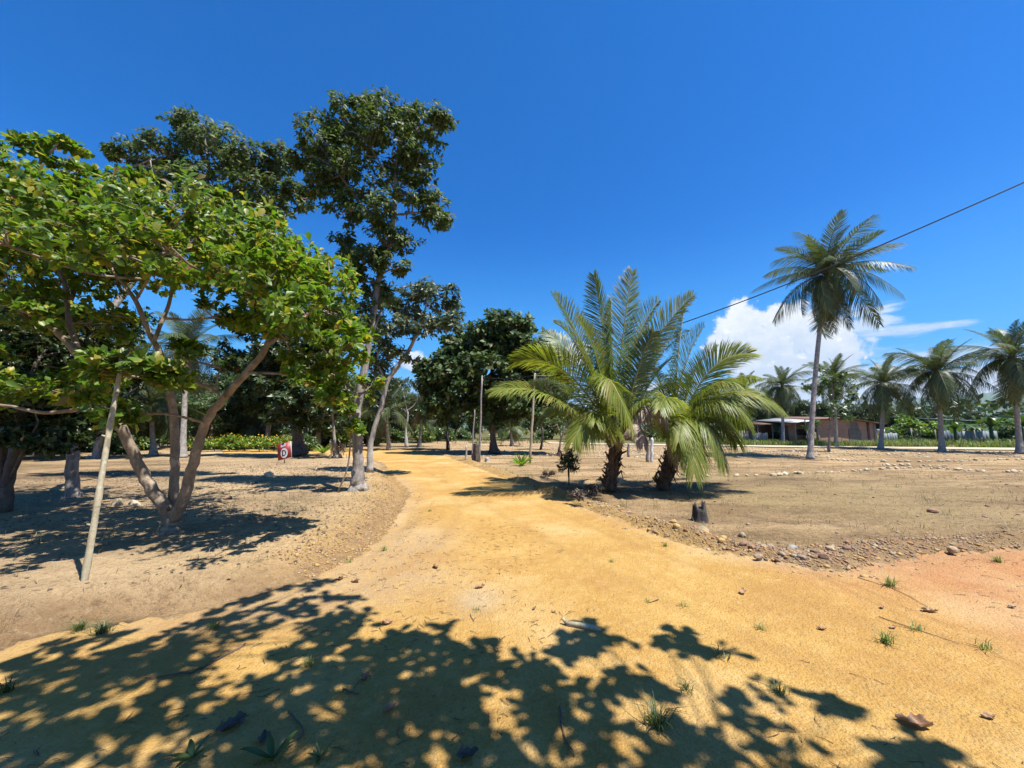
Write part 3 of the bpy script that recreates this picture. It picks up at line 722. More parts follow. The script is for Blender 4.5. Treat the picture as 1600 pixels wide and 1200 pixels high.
bl = [pb(500, 212, 42, 34, D1, .8), pb(545, 190, 38, 34, D1, .7), pb(565, 165, 22, 18, D1, .4, .4), pb(600, 190, 42, 35, D1, .8), pb(640, 175, 22, 18, D1, .4, .4), pb(655, 200, 42, 26, D1, .7, .8), pb(690, 190, 22, 15, D1, .4, .5), pb(525, 245, 55, 32, D1, .9),
      pb(610, 235, 60, 38, D1, 1.0, 1.1), pb(650, 255, 35, 25, D1, .6, .7), pb(560, 285, 55, 32, D1, .9, .9), pb(500, 280, 28, 22, D1, .5, .5), pb(535, 325, 32, 18, D1, .5, .5), pb(670, 320, 34, 26, D1 + .3, .5, .7), pb(690, 345, 18, 14, D1 + .3, .3, .3),
      pb(610, 375, 42, 20, D1 + .2, .5, .7), pb(575, 400, 28, 18, D1, .4, .5), pb(615, 415, 22, 16, D1, .4, .35), pb(470, 245, 20, 18, D1, .4, .35), pb(585, 455, 26, 26, D1 + .4, .5, .5), pb(560, 430, 22, 20, D1 + .3, .4, .4), pb(570, 500, 30, 26, D1 + .5, .6, .6), pb(520, 480, 30, 22, D1 - .2, .6, .6), pb(545, 385, 26, 20, D1 + .3, .5, .5), pb(640, 300, 30, 25, D1, .5, .5), pb(585, 330, 36, 22, D1 - .2, .6, .6)]
bl = [(c, r * np.array([1.18, 1.1, 1.22]), w_) for c, r, w_ in bl]
tree('tall_tree', 'tall slender tree with drooping dark leaves and grey trunk beside the path', 'tree', b1, limbs, bl, M['crown_leaf'], M['bark_grey'],
     L=0.16, aspect=0.42, k=8, clusters=25, sprigs=8, csize=0.38, droop=0.75, tmpl=LEAF_MID, seed=2, limb_sides=12, branch_r=.018, roots=7, rroot=.20)
tree_leaves2 = tree('leafy_sapling', 'round-leaved young growth hugging the grey trunk of the tall tree', 'sapling', b1 + np.array([-.32, -.35, 0.0]),
     [[(b1 + np.array([-.32, -.35, 0.0]), .02), (P(545, 720, D1 - .4), .018), (P(546, 640, D1 - .4), .016), (P(530, 560, D1 - .4), .01)]],
     [pb(558, 668, 14, 10, D1 - .4, .25, .6), pb(548, 640, 16, 12, D1 - .45, .25, .5), pb(530, 580, 34, 26, D1 - .5, .5, 1.0), pb(520, 530, 40, 28, D1 - .5, .5, 1.0), pb(575, 600, 26, 22, D1 - .3, .4, .6)],
     M['cashew'], M['bark_cashew'], L=.15, aspect=.62, k=8, clusters=7, sprigs=6, droop=0.05, tmpl=LEAF_HI, seed=3)

# --- tall dark crown behind the cashew
b2 = GZ(112, 776); D2 = b2[1]
limbs = [[(b2 - np.array([0, 0, .1]), .22), (b2 + np.array([0, 0, .15]), .115)] + LM([(112, 700, D2, .16), (120, 620, D2 + .3, .15), (165, 500, D2 + .9, .13), (240, 400, D2 + 1.6, .11), (300, 335, D2 + 2.0, .09), (325, 280, D2 + 2.2, .06), (318, 200, D2 + 2.2, .03)]),
         LM([(240, 400, D2 + 1.6, .06), (245, 320, D2 + 1.6, .05), (235, 250, D2 + 1.6, .02)]), LM([(300, 335, D2 + 2, .06), (360, 300, D2 + 2.2, .045), (420, 260, D2 + 2.2, .02)])]
DD = D2 + 2.2
bl = [pb(300, 200, 34, 26, DD, .7, .8), pb(335, 230, 50, 32, DD, .9, 1.1), pb(265, 235, 38, 26, DD, .7, .8), pb(215, 248, 34, 18, DD, .6, .6), pb(180, 238, 14, 12, DD, .3, .25), pb(395, 255, 42, 32, DD, .8, 1.0), pb(440, 250, 24, 25, DD, .5, .6), pb(300, 285, 70, 30, DD, 1.0, 1.0),
      pb(225, 290, 50, 26, DD, .7, .6), pb(410, 300, 50, 28, DD, .8, .9), pb(350, 320, 60, 25, DD, .8, .7), pb(470, 300, 30, 25, DD, .5, .5)]
bl = [(c, r * np.array([1.12, 1.1, 1.15]), w_) for c, r, w_ in bl]
tree('shade_tree', 'thick-footed tree whose dark drooping crown rises behind the cashew', 'tree', b2, limbs, bl, M['crown_leaf'], M['bark_grey'],
     L=0.17, aspect=0.42, k=8, clusters=25, sprigs=9, csize=0.40, droop=0.75, tmpl=LEAF_MID, seed=4, branch_r=.02, roots=8, rroot=.17)

# --- pale-limbed loose tree right of the trunk
b3 = GZ(578, 738); D3 = b3[1]
limbs = [[(b3, .12)] + LM([(580, 690, D3, .14), (594, 640, D3, .13), (608, 592, D3, .12), (638, 548, D3, .10), (660, 500, D3, .075), (671, 450, D3, .03)]),
         LM([(605, 600, D3, .07), (590, 560, D3, .05), (600, 500, D3, .03)]), LM([(655, 512, D3, .05), (690, 495, D3, .03), (715, 480, D3, .015)]), LM([(612, 588, D3, .06), (625, 572, D3 - .2, .05)])]
bl = [pb(655, 455, 42, 22, D3, .8, .9), pb(690, 465, 30, 24, D3, .7, .7), pb(630, 490, 38, 26, D3, .8, .9), pb(705, 500, 26, 20, D3, .6, .6), pb(660, 510, 40, 22, D3, .8, .7), pb(605, 520, 34, 26, D3, .8, .8), pb(600, 465, 22, 24, D3, .6, .5), pb(620, 555, 38, 18, D3, .7, .6), pb(580, 570, 36, 30, D3 + .5, .9, .9), pb(585, 620, 26, 24, D3 + .5, .7, .6)]
tree('pale_limbed_tree', 'loose grey-green tree with a pale slanting limb right of the tall trunk', 'tree', b3, limbs, bl, M['grey_leaf'], M['bark_pale'],
     L=0.20, aspect=0.42, k=8, clusters=11, sprigs=13, csize=0.5, droop=0.5, tmpl=LEAF_MID, seed=5, branch_r=.02)

# --- dense round tree in the middle and its neighbour
b4 = GZ(772, 709); D4 = b4[1]
limbs = [[(b4, .42)] + LM([(771, 690, D4, .32), (770, 650, D4, .30), (768, 610, D4, .25), (770, 560, D4, .14), (772, 520, D4, .05)]), LM([(769, 640, D4, .18), (800, 600, D4 + .4, .12), (835, 575, D4 + .4, .05)]),
         LM([(769, 640, D4, .18), (735, 600, D4 + .4, .12), (705, 575, D4 + .4, .05)])]
bl = [pb(780, 520, 42, 26, D4, 2.0, 1.0), pb(745, 535, 45, 30, D4, 2.0, 1.1), pb(820, 545, 44, 30, D4, 2.2, 1.1), pb(850, 575, 22, 25, D4, 1.2, .6), pb(700, 580, 34, 30, D4, 1.8, .9), pb(760, 580, 70, 36, D4 - .5, 2.4, 1.8), pb(825, 600, 45, 32, D4 - .3, 2.2, 1.2),
      pb(725, 620, 50, 34, D4 - .2, 2.2, 1.3), pb(780, 630, 60, 28, D4 - .3, 2.4, 1.3), pb(840, 635, 32, 24, D4, 1.8, .8), pb(690, 625, 28, 28, D4, 1.5, .7), pb(862, 560, 26, 26, D4, 1.5, .7), pb(868, 605, 26, 28, D4, 1.6, .8), pb(805, 515, 34, 22, D4, 1.8, .7), pb(672, 585, 22, 24, D4, 1.4, .6), pb(720, 545, 30, 24, D4, 1.6, .6)]
bl = [(c, r * np.array([1.1, 1.1, 1.12]), w_) for c, r, w_ in bl]
tree('round_tree', 'dense round dark tree with broad leaves standing beyond the two wooden poles', 'tree', b4, limbs, bl, M['dark_leaf'], M['bark_dark'],
     L=0.36, aspect=0.62, k=8, clusters=24, sprigs=16, csize=0.36, droop=0.35, tmpl=LEAF_MID, seed=6, twig_r=.012, branch_r=.04)
b5 = GZ(700, 703); D5 = b5[1]
tree('slim_dark_tree', 'slim dark tree with black trunk in the shade left of the round tree', 'tree', b5,
     [[(b5, .16)] + LM([(699, 670, D5, .13), (701, 630, D5, .11), (695, 590, D5, .05)])],
     [pb(690, 600, 30, 40, D5, 1.8, 1.6), pb(672, 635, 20, 20, D5, 1.2, .8), pb(705, 650, 25, 18, D5, 1.2, .7), pb(665, 580, 16, 18, D5, 1, .5)], M['deep_leaf'], M['bark_dark'],
     L=.34, aspect=.55, k=8, clusters=16, sprigs=11, droop=.4, seed=7, twig_r=.012, branch_r=.03)

# --- small trees along the middle ground
b6 = GZ(636, 699); D6 = b6[1]
tree('pale_forked_tree', 'small crooked tree with bare pale forked branches behind the path bend', 'tree', b6,
     [[(b6, .20)] + LM([(634, 675, D6, .16), (637, 650, D6, .14), (636, 640, D6, .12)]), LM([(636, 645, D6, .10), (625, 635, D6, .08), (612, 633, D6, .05)]), LM([(636, 642, D6, .1), (648, 632, D6, .07), (655, 615, D6, .04)]), LM([(636, 642, D6, .08), (632, 622, D6, .06), (628, 600, D6, .03)])],
     [pb(625, 600, 22, 14, D6, 1.2, .7), pb(655, 600, 18, 14, D6, 1, .5), pb(610, 615, 14, 10, D6, 1, .3)], M['grey_leaf'], M['bark_pale'], L=.3, k=7, clusters=10, sprigs=6, droop=.4, seed=8, twig_r=.012)
b7 = GZ(845, 703); D7 = b7[1]
tree('thin_tree', 'thin dark leaning tree left of the V-forked sapling in the field', 'tree', b7,
     [[(b7, .11)] + LM([(848, 680, D7, .09), (845, 660, D7, .07), (840, 640, D7, .04)])],
     [pb(845, 655, 22, 16, D7, 1.2, .8), pb(862, 668, 14, 10, D7, .8, .4), pb(828, 662, 12, 10, D7, .8, .35)], M['deep_leaf'], M['bark_dark'], L=.28, k=7, clusters=10, sprigs=7, droop=.4, seed=9, twig_r=.01)
b8 = GZ(872, 712); D8 = b8[1]
tree('forked_sapling', 'V-forked sapling with sparse olive leaves behind the dark shrub', 'sapling', b8,
     [[(b8, .10)] + LM([(875, 695, D8, .09), (877, 683, D8, .08)]), LM([(877, 685, D8, .06), (872, 668, D8, .045), (868, 655, D8, .02)]), LM([(877, 685, D8, .065), (884, 668, D8, .05), (892, 650, D8, .02)])],
     [pb(872, 655, 18, 10, D8, 1.0, .8), pb(895, 650, 20, 12, D8, 1.0, .9), pb(915, 668, 14, 12, D8, .8, .5), pb(855, 662, 10, 8, D8, .6, .3)], M['mid_leaf'], M['bark_cashew'], L=.17, k=7, clusters=12, sprigs=7, droop=.3, seed=10)
b9 = GZ(525, 716); D9 = b9[1]
tree('wrapped_tree', 'small dark-leaved tree with dried leaves round its foot left of the tall trunk', 'tree', b9,
     [[(b9, .22)] + LM([(524, 700, D9, .14), (522, 680, D9, .12), (520, 650, D9, .09), (515, 610, D9, .04)])],
     [pb(505, 640, 30, 22, D9, 1.2, 1.1), pb(530, 625, 28, 25, D9, 1.2, 1.1), pb(495, 610, 28, 22, D9, 1.2, .9), pb(540, 655, 16, 14, D9, .8, .4)], M['deep_leaf'], M['bark_grey'], L=.22, k=8, clusters=12, sprigs=9, droop=.3, seed=11)
dl_ = Geo(); rng = np.random.RandomState(5)
pp = b9 + np.stack([rng.normal(0, .16, 60), rng.normal(0, .16, 60), rng.uniform(.1, 1.0, 60)], -1)
v, t = leaf_mesh(pp, np.stack([rng.normal(0, .5, 60), rng.normal(0, .5, 60), -np.ones(60)], -1), rng.normal(size=(60, 3)), np.full(60, .45), np.full(60, .12), LEAF_HI); dl_.add(v, t)
o_ = geo_obj('dried_leaves', dl_, M['straw'], None, b9); tag(o_, 'bundle of dried yellowish leaves hanging round a small trunk near the path', 'dry leaves')
b10 = GZ(466, 713); D10 = b10[1]
tree('dark_trunk_tree', 'thick black-trunked tree standing behind the red letter sign', 'tree', b10,
     [[(b10, .55)] + LM([(466, 690, D10, .45), (462, 660, D10, .40), (465, 620, D10, .3), (460, 570, D10, .18), (455, 530, D10, .08)]), LM([(465, 640, D10, .2), (500, 600, D10, .12), (520, 570, D10, .05)]), LM([(465, 640, D10, .2), (430, 600, D10, .12), (410, 570, D10, .05)])],
     [pb(470, 560, 50, 36, D10, 2.0, 1.8), pb(420, 590, 40, 32, D10, 1.8, 1.2), pb(510, 600, 36, 34, D10, 1.8, 1.2), pb(465, 620, 48, 30, D10 - .5, 1.8, 1.4), pb(440, 545, 40, 25, D10, 1.8, .9), pb(500, 550, 36, 28, D10, 1.8, 1.0), pb(455, 655, 36, 18, D10 - .5, 1.4, .8), pb(385, 560, 30, 26, D10, 1.5, .7), pb(395, 505, 34, 30, D10, 1.6, .9), pb(450, 500, 40, 28, D10, 1.8, 1.0), pb(510, 505, 34, 30, D10, 1.8, 1.0), pb(350, 560, 20, 30, D10, 1.4, .5)],
     M['deep_leaf'], M['bark_dark'], L=.30, aspect=.5, k=8, clusters=20, sprigs=11, droop=.35, seed=12, twig_r=.012, branch_r=.04)
b11 = GZ(8, 800); D11 = b11[1]
tree('edge_tree', 'dark multi-stemmed tree at the left edge with small shaded leaves', 'tree', b11,
     [[(b11, .10)] + LM([(14, 740, D11, .13), (30, 690, D11, .11), (40, 620, D11, .09), (60, 560, D11, .05)]), [(b11 + np.array([-.2, .1, 0]), .09)] + LM([(2, 740, D11, .11), (2, 660, D11, .10), (-20, 560, D11, .05)]), LM([(16, 750, D11, .05), (40, 700, D11 - .2, .04), (60, 660, D11 - .3, .02)])],
     [pb(30, 540, 75, 55, D11 + .3, 1.0, 2.2), pb(110, 560, 60, 50, D11 + .8, 1.0, 1.8), pb(50, 620, 70, 45, D11, .9, 1.8), pb(120, 650, 50, 30, D11 + .6, .8, 1.0), pb(20, 680, 50, 22, D11 - .2, .6, .7), pb(90, 690, 40, 18, D11, .5, .6), pb(-70, 600, 80, 80, D11, 1.0, 1.8), pb(150, 500, 55, 40, D11 + 1.2, 1.0, 1.2), pb(20, 460, 60, 35, D11 + .6, 1, 1.0)],
     M['deep_leaf'], M['bark_dark'], L=.12, aspect=.5, k=9, clusters=17, sprigs=18, csize=.45, droop=.3, seed=13, branch_r=.014)

# slender broadleaf tree between palms on the right
b12 = GZ(1295, 706); D12 = b12[1]
tree('slender_tree', 'slender loose-leaved tree between the tall coconut and the brick house', 'tree', b12,
     [[(b12, .10)] + LM([(1296, 680, D12, .08), (1300, 650, D12, .07), (1300, 600, D12, .05), (1285, 570, D12, .02)]), LM([(1300, 660, D12, .04), (1325, 620, D12, .02)])],
     [pb(1275, 600, 20, 20, D12, 1, .7), pb(1300, 580, 18, 22, D12, 1, .6), pb(1320, 610, 24, 24, D12, 1.2, .7), pb(1300, 640, 34, 18, D12, 1.2, .6), pb(1280, 665, 22, 8, D12, .8, .3)],
     M['mid_leaf'], M['bark_grey'], L=.30, aspect=.5, k=6, clusters=12, sprigs=6, droop=.45, seed=14, twig_r=.012, branch_r=.02)


# --- grove trees: three kinds, copied with turns and sizes
def generic_tree(kind, label):
    rng = np.random.RandomState(50 + kind)
    lo, lf, bk, L, asp, dr = [(7.5, 'deep_leaf', 'bark_dark', .27, .5, .4), (6.0, 'mid_leaf', 'bark_grey', .26, .45, .3), (8.5, 'dark_leaf', 'bark_grey', .30, .55, .5)][kind]
    limbs = [[(np.array([0, 0, -.1]), .26), (np.array([.05, 0, .8]), .19), (np.array([.15, .1, lo * .35]), .16), (np.array([0, .1, lo * .6]), .11), (np.array([.1, 0, lo * .9]), .04)]]
    for a in rng.uniform(0, 6.28, 3):
        z = lo * rng.uniform(.28, .5); limbs.append([(np.array([.1, .05, z]), .10), (np.array([math.cos(a) * .9, math.sin(a) * .9, z + lo * .15]), .07), (np.array([math.cos(a) * 1.8, math.sin(a) * 1.8, z + lo * .25]), .03)])
    bl = [(np.array([rng.normal(0, 1.0), rng.normal(0, 1.0), lo * rng.uniform(.30, .88)]), np.array([rng.uniform(1.1, 1.8), rng.uniform(1.1, 1.8), rng.uniform(.9, 1.5)]), 1.0) for _ in range(11)]
    return tree('grove_tree', label, 'tree', (0, 0, 0), limbs, bl, M[lf], M[bk], L=L, aspect=asp, k=8, clusters=19, sprigs=13, csize=.45, droop=dr, tmpl=LEAF_LO, seed=60 + kind, twig_r=.01, branch_r=.03)


KD = ['deep green bushy tree', 'mid green loose-leaved tree', 'dark glossy-leaved tree']
proto = [generic_tree(k, KD[k]) for k in range(3)]
usedp = [False] * 3


def place(kind, px, Y, s, lab, grp, sz=None):
    if usedp[kind]: o = copy_tree(proto[kind])
    else: o = proto[kind]; usedp[kind] = True
    x = (px - 800) / F * Y
    o.location = (x, Y, floor_z(x, Y)); o.rotation_euler = (0, 0, R.uniform(0, 6.28)); o.scale = (s, s, sz or s * R.uniform(.85, 1.15))
    o['label'] = KD[kind] + ' ' + lab; o['group'] = grp


gg_ = 'trees of the grove behind the left clearing'
for px, Y, s, kd, lab in [(-60, 17, .9, 0, 'reaching in from the left frame edge'), (30, 20, .95, 1, 'just behind the dark multi-stemmed edge tree'), (95, 24, .8, 0, 'behind the thick-footed shade tree'), (160, 20, .8, 2, 'behind the top of the leaning pole'),
                          (60, 31, 1.0, 2, 'deep at far left, between edge tree and shade tree'), (215, 29, .9, 0, 'behind the left limb of the cashew'), (252, 33, .85, 1, 'behind the middle limb of the cashew'), (140, 35, 1.1, 0, 'far behind the thick-footed shade tree'),
                          (310, 35, .8, 2, 'behind the left end of the flowering hedge'), (358, 33, .7, 1, 'behind the middle of the flowering hedge'), (405, 36, .95, 0, 'behind the right end of the flowering hedge'), (300, 45, 1.1, 0, 'farther back, above the left end of the hedge'),
                          (440, 40, 1.0, 1, 'behind the red letter sign'), (500, 36, .9, 0, 'between the sign and the small wrapped trunk'), (540, 40, .95, 2, 'behind the trunk of the tall tree, left side'), (578, 36, .75, 1, 'just right of the tall grey trunk'),
                          (598, 46, 1.0, 0, 'beyond the bend of the yellow path'), (622, 50, .9, 1, 'left of the pale forked tree, farther back'), (655, 46, .8, 0, 'right of the pale forked tree'), (675, 56, 1.0, 2, 'behind the slim dark tree'),
                          (-140, 24, 1.1, 0, 'beyond the left frame edge'), (0, 38, 1.2, 1, 'far back at the left edge'), (195, 45, 1.2, 2, 'far back between the left and middle cashew limbs'), (480, 50, 1.2, 0, 'far back right of the sign'), (370, 50, 1.2, 2, 'far back above the middle of the hedge'), (550, 55, 1.1, 1, 'farthest back behind the tall grey trunk')]:
    place(kd, px, Y, s, lab, gg_)
for px, Y, s, kd, lab in [(175, 29, 1.05, 1, 'just left of the middle cashew limb'), (335, 30, .9, 1, 'rising over the low young palms'), (420, 31, 1.0, 2, 'between the hedge and the dark-trunked tree'), (500, 31, 1.0, 1, 'right behind the small wrapped trunk'), (-20, 28, 1.2, 2, 'looming at the left edge behind the multi-stemmed tree'), (105, 28, 1.05, 1, 'right behind the shade tree foot')]:
    place(kd, px, Y, s, lab, gg_)
gm_ = 'trees at the far edge of the field'
for px, Y, s, kd, lab in [(712, 60, .8, 0, 'behind the burnt trunk and the stakes'), (742, 62, .75, 1, 'behind the brown wooden pole'), (800, 60, .85, 0, 'right of the round tree trunk, beyond the field'), (832, 64, .9, 2, 'behind the pale pole, beyond the field'), (862, 58, .68, 0, 'behind the V-forked sapling'),
                          (898, 60, .7, 0, 'above the dark shrub, beyond the field'), (928, 63, .75, 1, 'left behind the bigger young palm'), (955, 58, .68, 0, 'straight behind the trunk of the bigger young palm'), (985, 62, .66, 2, 'in the gap between the young palms, left half'), (1020, 60, .6, 0, 'behind the white post between the young palms'),
                          (1055, 64, .65, 1, 'behind the trunk of the lower young palm'), (1085, 58, .58, 0, 'behind the right fronds of the lower young palm'), (780, 70, .9, 1, 'farther back behind the round tree')]:
    place(kd, px, Y, s, lab, gm_)
gr_ = 'trees behind the buildings'
for px, Y, s, kd, lab in [(1120, 55, .6, 0, 'behind the small white-roofed shed'), (1150, 60, .65, 1, 'behind the rusty shed'), (1185, 54, .7, 2, 'behind the short pale fence'), (1210, 60, .68, 0, 'behind the left end of the porch'), (1245, 56, .75, 0, 'behind the white porch roof'), (1290, 62, .8, 2, 'behind the tall coconut trunk, over the roof'),
                          (1325, 55, .75, 0, 'behind the rendered patch of the brick house'), (1350, 62, .85, 1, 'behind the right half of the brick house'), (1390, 58, .72, 0, 'just right of the brick house'), (1418, 60, .68, 2, 'behind the lime bush'), (1445, 68, .7, 0, 'behind the left end of the green roof'), (1480, 62, .5, 1, 'behind the middle of the green roof'),
                          (1515, 72, .6, 0, 'behind the right half of the green roof'), (1560, 66, .5, 2, 'behind the banana plants'), (1600, 62, .55, 0, 'at the right frame edge behind the ragged palm'), (1650, 58, .7, 1, 'beyond the right frame edge')]:
    place(kd, px, Y, s, lab, gr_)

# undergrowth bushes
ub = tree('undergrowth_bush', 'x', 'bush', (0, 0, 0), [[(np.zeros(3), .04), (np.array([0, 0, .9]), .02)], [(np.array([.1, 0, 0.]), .03), (np.array([.5, .1, .8]), .015)]],
          [(np.array([0, 0, .85]), np.array([1.2, .8, .8]), 1.0), (np.array([.8, .1, .6]), np.array([.8, .7, .6]), .7), (np.array([-.8, 0, .6]), np.array([.8, .7, .55]), .7)], M['mid_leaf'], M['bark_dark'],
          L=.24, aspect=.5, k=8, clusters=20, sprigs=10, csize=.45, droop=.25, tmpl=LEAF_LO, seed=88, twig_r=.008)
ub2 = tree('undergrowth_bush', 'x', 'bush', (0, 0, 0), [[(np.zeros(3), .04), (np.array([0, 0, 1.1]), .02)], [(np.array([.1, 0, 0.]), .03), (np.array([-.5, .1, .9]), .015)]],
           [(np.array([0, 0, 1.0]), np.array([1.0, .8, 1.0]), 1.0), (np.array([.9, .1, .7]), np.array([.8, .7, .7]), .7), (np.array([-.7, 0, 1.1]), np.array([.8, .7, .8]), .7)], M['bright_leaf'], M['bark_grey'],
           L=.28, aspect=.35, k=8, clusters=18, sprigs=10, csize=.45, droop=.45, tmpl=LEAF_LO, seed=89, twig_r=.008)
UB = [(12, 21, .9, 'low green bush behind the stems of the edge tree'), (75, 25, .9, 'green bush left of the thick-footed trunk'), (150, 27, 1.0, 'green bush behind the lower end of the leaning pole top'), (190, 24, .8, 'green bush left of the cashew left limb'), (232, 30, 1.1, 'green bush between the cashew limbs'),
      (300, 38, 1.3, 'tall green bush behind the left end of the hedge'), (350, 38, 1.2, 'tall green bush behind the middle of the hedge'), (400, 40, 1.3, 'tall green bush behind the right end of the hedge'), (482, 28, .7, 'small green bush right of the black trunk'), (505, 33, 1.0, 'green bush left of the small wrapped trunk'),
      (545, 34, 1.0, 'green bush behind the foot of the tall tree'), (585, 38, 1.0, 'green bush where the path bends away'), (615, 44, 1.2, 'green bush left of the pale forked trunk'), (662, 44, 1.1, 'green bush right of the pale forked trunk'), (690, 50, 1.2, 'green bush left of the slim dark trunk'),
      (725, 54, 1.1, 'green bush beyond the field behind the stakes'), (800, 54, 1.1, 'green bush beyond the field right of the round tree'), (850, 56, 1.2, 'green bush beyond the field behind the thin tree'), (905, 54, 1.2, 'green bush beyond the field above the dark shrub'), (940, 55, 1.2, 'green bush beyond the field left of the big young palm'),
      (985, 54, 1.1, 'green bush beyond the field between the young palms'), (1025, 54, 1.0, 'green bush beyond the field behind the white post'), (1072, 52, 1.0, 'green bush left of the mossy fence'), (1183, 47, 1.2, 'green bush behind the short pale fence'), (1203, 45, 1.1, 'green bush at the left end of the porch'),
      (1385, 45, 1.1, 'green bush behind the grey sheet fence'), (1405, 46, 1.3, 'green bush left of the lime bush'), (1450, 47, 1.0, 'green bush under the left end of the green roof'), (1470, 46, .9, 'green bush behind the blue-grey sheet fence'), (1530, 46, 1.2, 'green bush between two banana plants'),
      (1570, 46, 1.3, 'green bush right of the pale sheet fence'), (1610, 44, 1.3, 'green bush at the right frame edge')]
for i, (px, Y, s, lab) in enumerate(UB):
    if i % 3 == 1: o = ub2 if i == 1 else copy_tree(ub2); lab = lab.replace('green bush', 'bright green bush')
    else: o = ub if i == 0 else copy_tree(ub)
    x = (px - 800) / F * Y; o.location = (x, Y, floor_z(x, Y)); o.rotation_euler = (0, 0, R.uniform(0, 6.28)); o.scale = (s, s, s * R.uniform(.85, 1.2)); o['label'] = lab; o['group'] = 'undergrowth bushes'

# far woodland that reads as one mass
wl = Geo(); rng = np.random.RandomState(3)
n_ = 15000; a_ = rng.uniform(-62, 62, n_) * np.pi / 180; rr = rng.uniform(88, 150, n_)
top = 5.5 + 3.0 * (fbm(a_ * 26, rr * 0.03, 1.0, 3, 12) + .2)
pp = np.stack([rr * np.sin(a_), rr * np.cos(a_), rng.uniform(0, 1, n_) ** .8 * top], -1)
v, t = leaf_mesh(pp, rng.normal(size=(n_, 3)), rng.normal(size=(n_, 3)) + np.array([0, 0, .8]), rng.uniform(.7, 1.6, n_), rng.uniform(.4, .9, n_), LEAF_LO); wl.add(v, t)
tag(geo_obj('far_woodland', wl, M['deep_leaf']), 'distant green woodland closing the horizon', 'woodland', kind='stuff')

# ------------------------------------------------------------------ palms


def frond(rng, p0, p1, p2, L=0.55, n=60, roll=0.0, droop=0.5, mat=0, rmat=1, r0=0.022, vee=0.35, start=0.16, wid=0.03, lod=3, gap=0.0, up=None, fwd=(0.45, 1.0)):
    """Feather frond along a quadratic curve; returns Geo (slot 0 leaflets, slot 1 rachis)."""
    g = Geo(); p0, p1, p2 = [np.asarray(q, float) for q in (p0, p1, p2)]
    s = np.linspace(0, 1, 13)[:, None]; sp = (1 - s) ** 2 * p0 + 2 * s * (1 - s) * p1 + s * s * p2
    tube(g, sp, np.linspace(r0, r0 * .18, 13), 5, rmat, 0, rng, cap=False)
    t = np.linspace(start, 0.995, n); t = np.repeat(t, 2); sgn = np.tile([1.0, -1.0], n); t = np.clip(t + rng.normal(0, .003, 2 * n), 0, 1)
    if gap: kp = rng.uniform(0, 1, 2 * n) > gap; t = t[kp]; sgn = sgn[kp]
    q = t[:, None]; pos = (1 - q) ** 2 * p0 + 2 * q * (1 - q) * p1 + q * q * p2; T = norm(2 * (1 - q) * (p1 - p0) + 2 * q * (p2 - p1))
    U = np.array([0, 0, 1.0]) if up is None else np.asarray(up, float)
    side = np.cross(T, U); bad = np.linalg.norm(side, axis=1) < 0.05; side[bad] = np.array([1, 0, 0]); side = norm(side); nn = np.cross(side, T)
    cr, sr = math.cos(roll), math.sin(roll); side, nn = side * cr + nn * sr, nn * cr - side * sr
    al = fwd[0] + (fwd[1] - fwd[0]) * t ** 2
    d = norm(side * (sgn * np.cos(al))[:, None] + T * np.sin(al)[:, None] + nn * vee + rng.normal(size=pos.shape) * 0.05)
    ln = L * np.clip(np.sin(np.pi * (0.10 + 0.86 * t)), 0.12, 1) ** 0.65 * rng.uniform(.85, 1.1, len(t))
    wv = norm(np.cross(d, nn)); g_ = np.array([0, 0, -1.0]); secs = []
    ks = np.linspace(0, 1, lod + 1)
    for kk in ks:
        c = pos + d * (ln * kk)[:, None] + g_ * (ln * droop * kk * kk * rng.uniform(.8, 1.2, len(t)))[:, None]
        wdt = wid * (0.55 + 0.9 * kk) * (1 - kk ** 3) if kk < 1 else 0.0
        if kk < 1: secs += [c + wv * wdt * 0.5, c - wv * wdt * 0.5]
        else: secs += [c]
    V = np.stack(secs, 1); m_ = V.shape[1]; tr = []
    for i in range(lod - 1): a = 2 * i; tr += [(a, a + 1, a + 3), (a, a + 3, a + 2)]
    tr.append((2 * lod - 2, 2 * lod - 1, 2 * lod)); tr = np.array(tr)
    g.add(V.reshape(-1, 3), (tr[None] + (np.arange(len(t)) * m_)[:, None, None]).reshape(-1, 3), mat)
    return g


def palm_trunk(base, top, r0, r1, bend, mat, root, seed=0, sides=14, flare=1.7, name='trunk', rough=.03):
    rng = np.random.RandomState(seed); g = Geo(); b_, t_ = np.asarray(base, float), np.asarray(top, float)
    H_ = np.linalg.norm(t_ - b_); n = max(14, int(H_ / .11)); s = np.linspace(0, 1, n)
    mid = (b_ + t_) / 2 + np.asarray(bend)
    pts = ((1 - s) ** 2)[:, None] * b_ + (2 * s * (1 - s))[:, None] * mid + (s * s)[:, None] * t_
    rad = r0 + (r1 - r0) * s ** .7; rad = rad * (1 + (flare - 1) * np.exp(-s * H_ / .35)); rad *= 1 + rough * (np.arange(n) % 2)
    tube(g, pts, rad, sides, 0, rough, rng); geo_obj(name, g, mat, root, base, smooth=False)


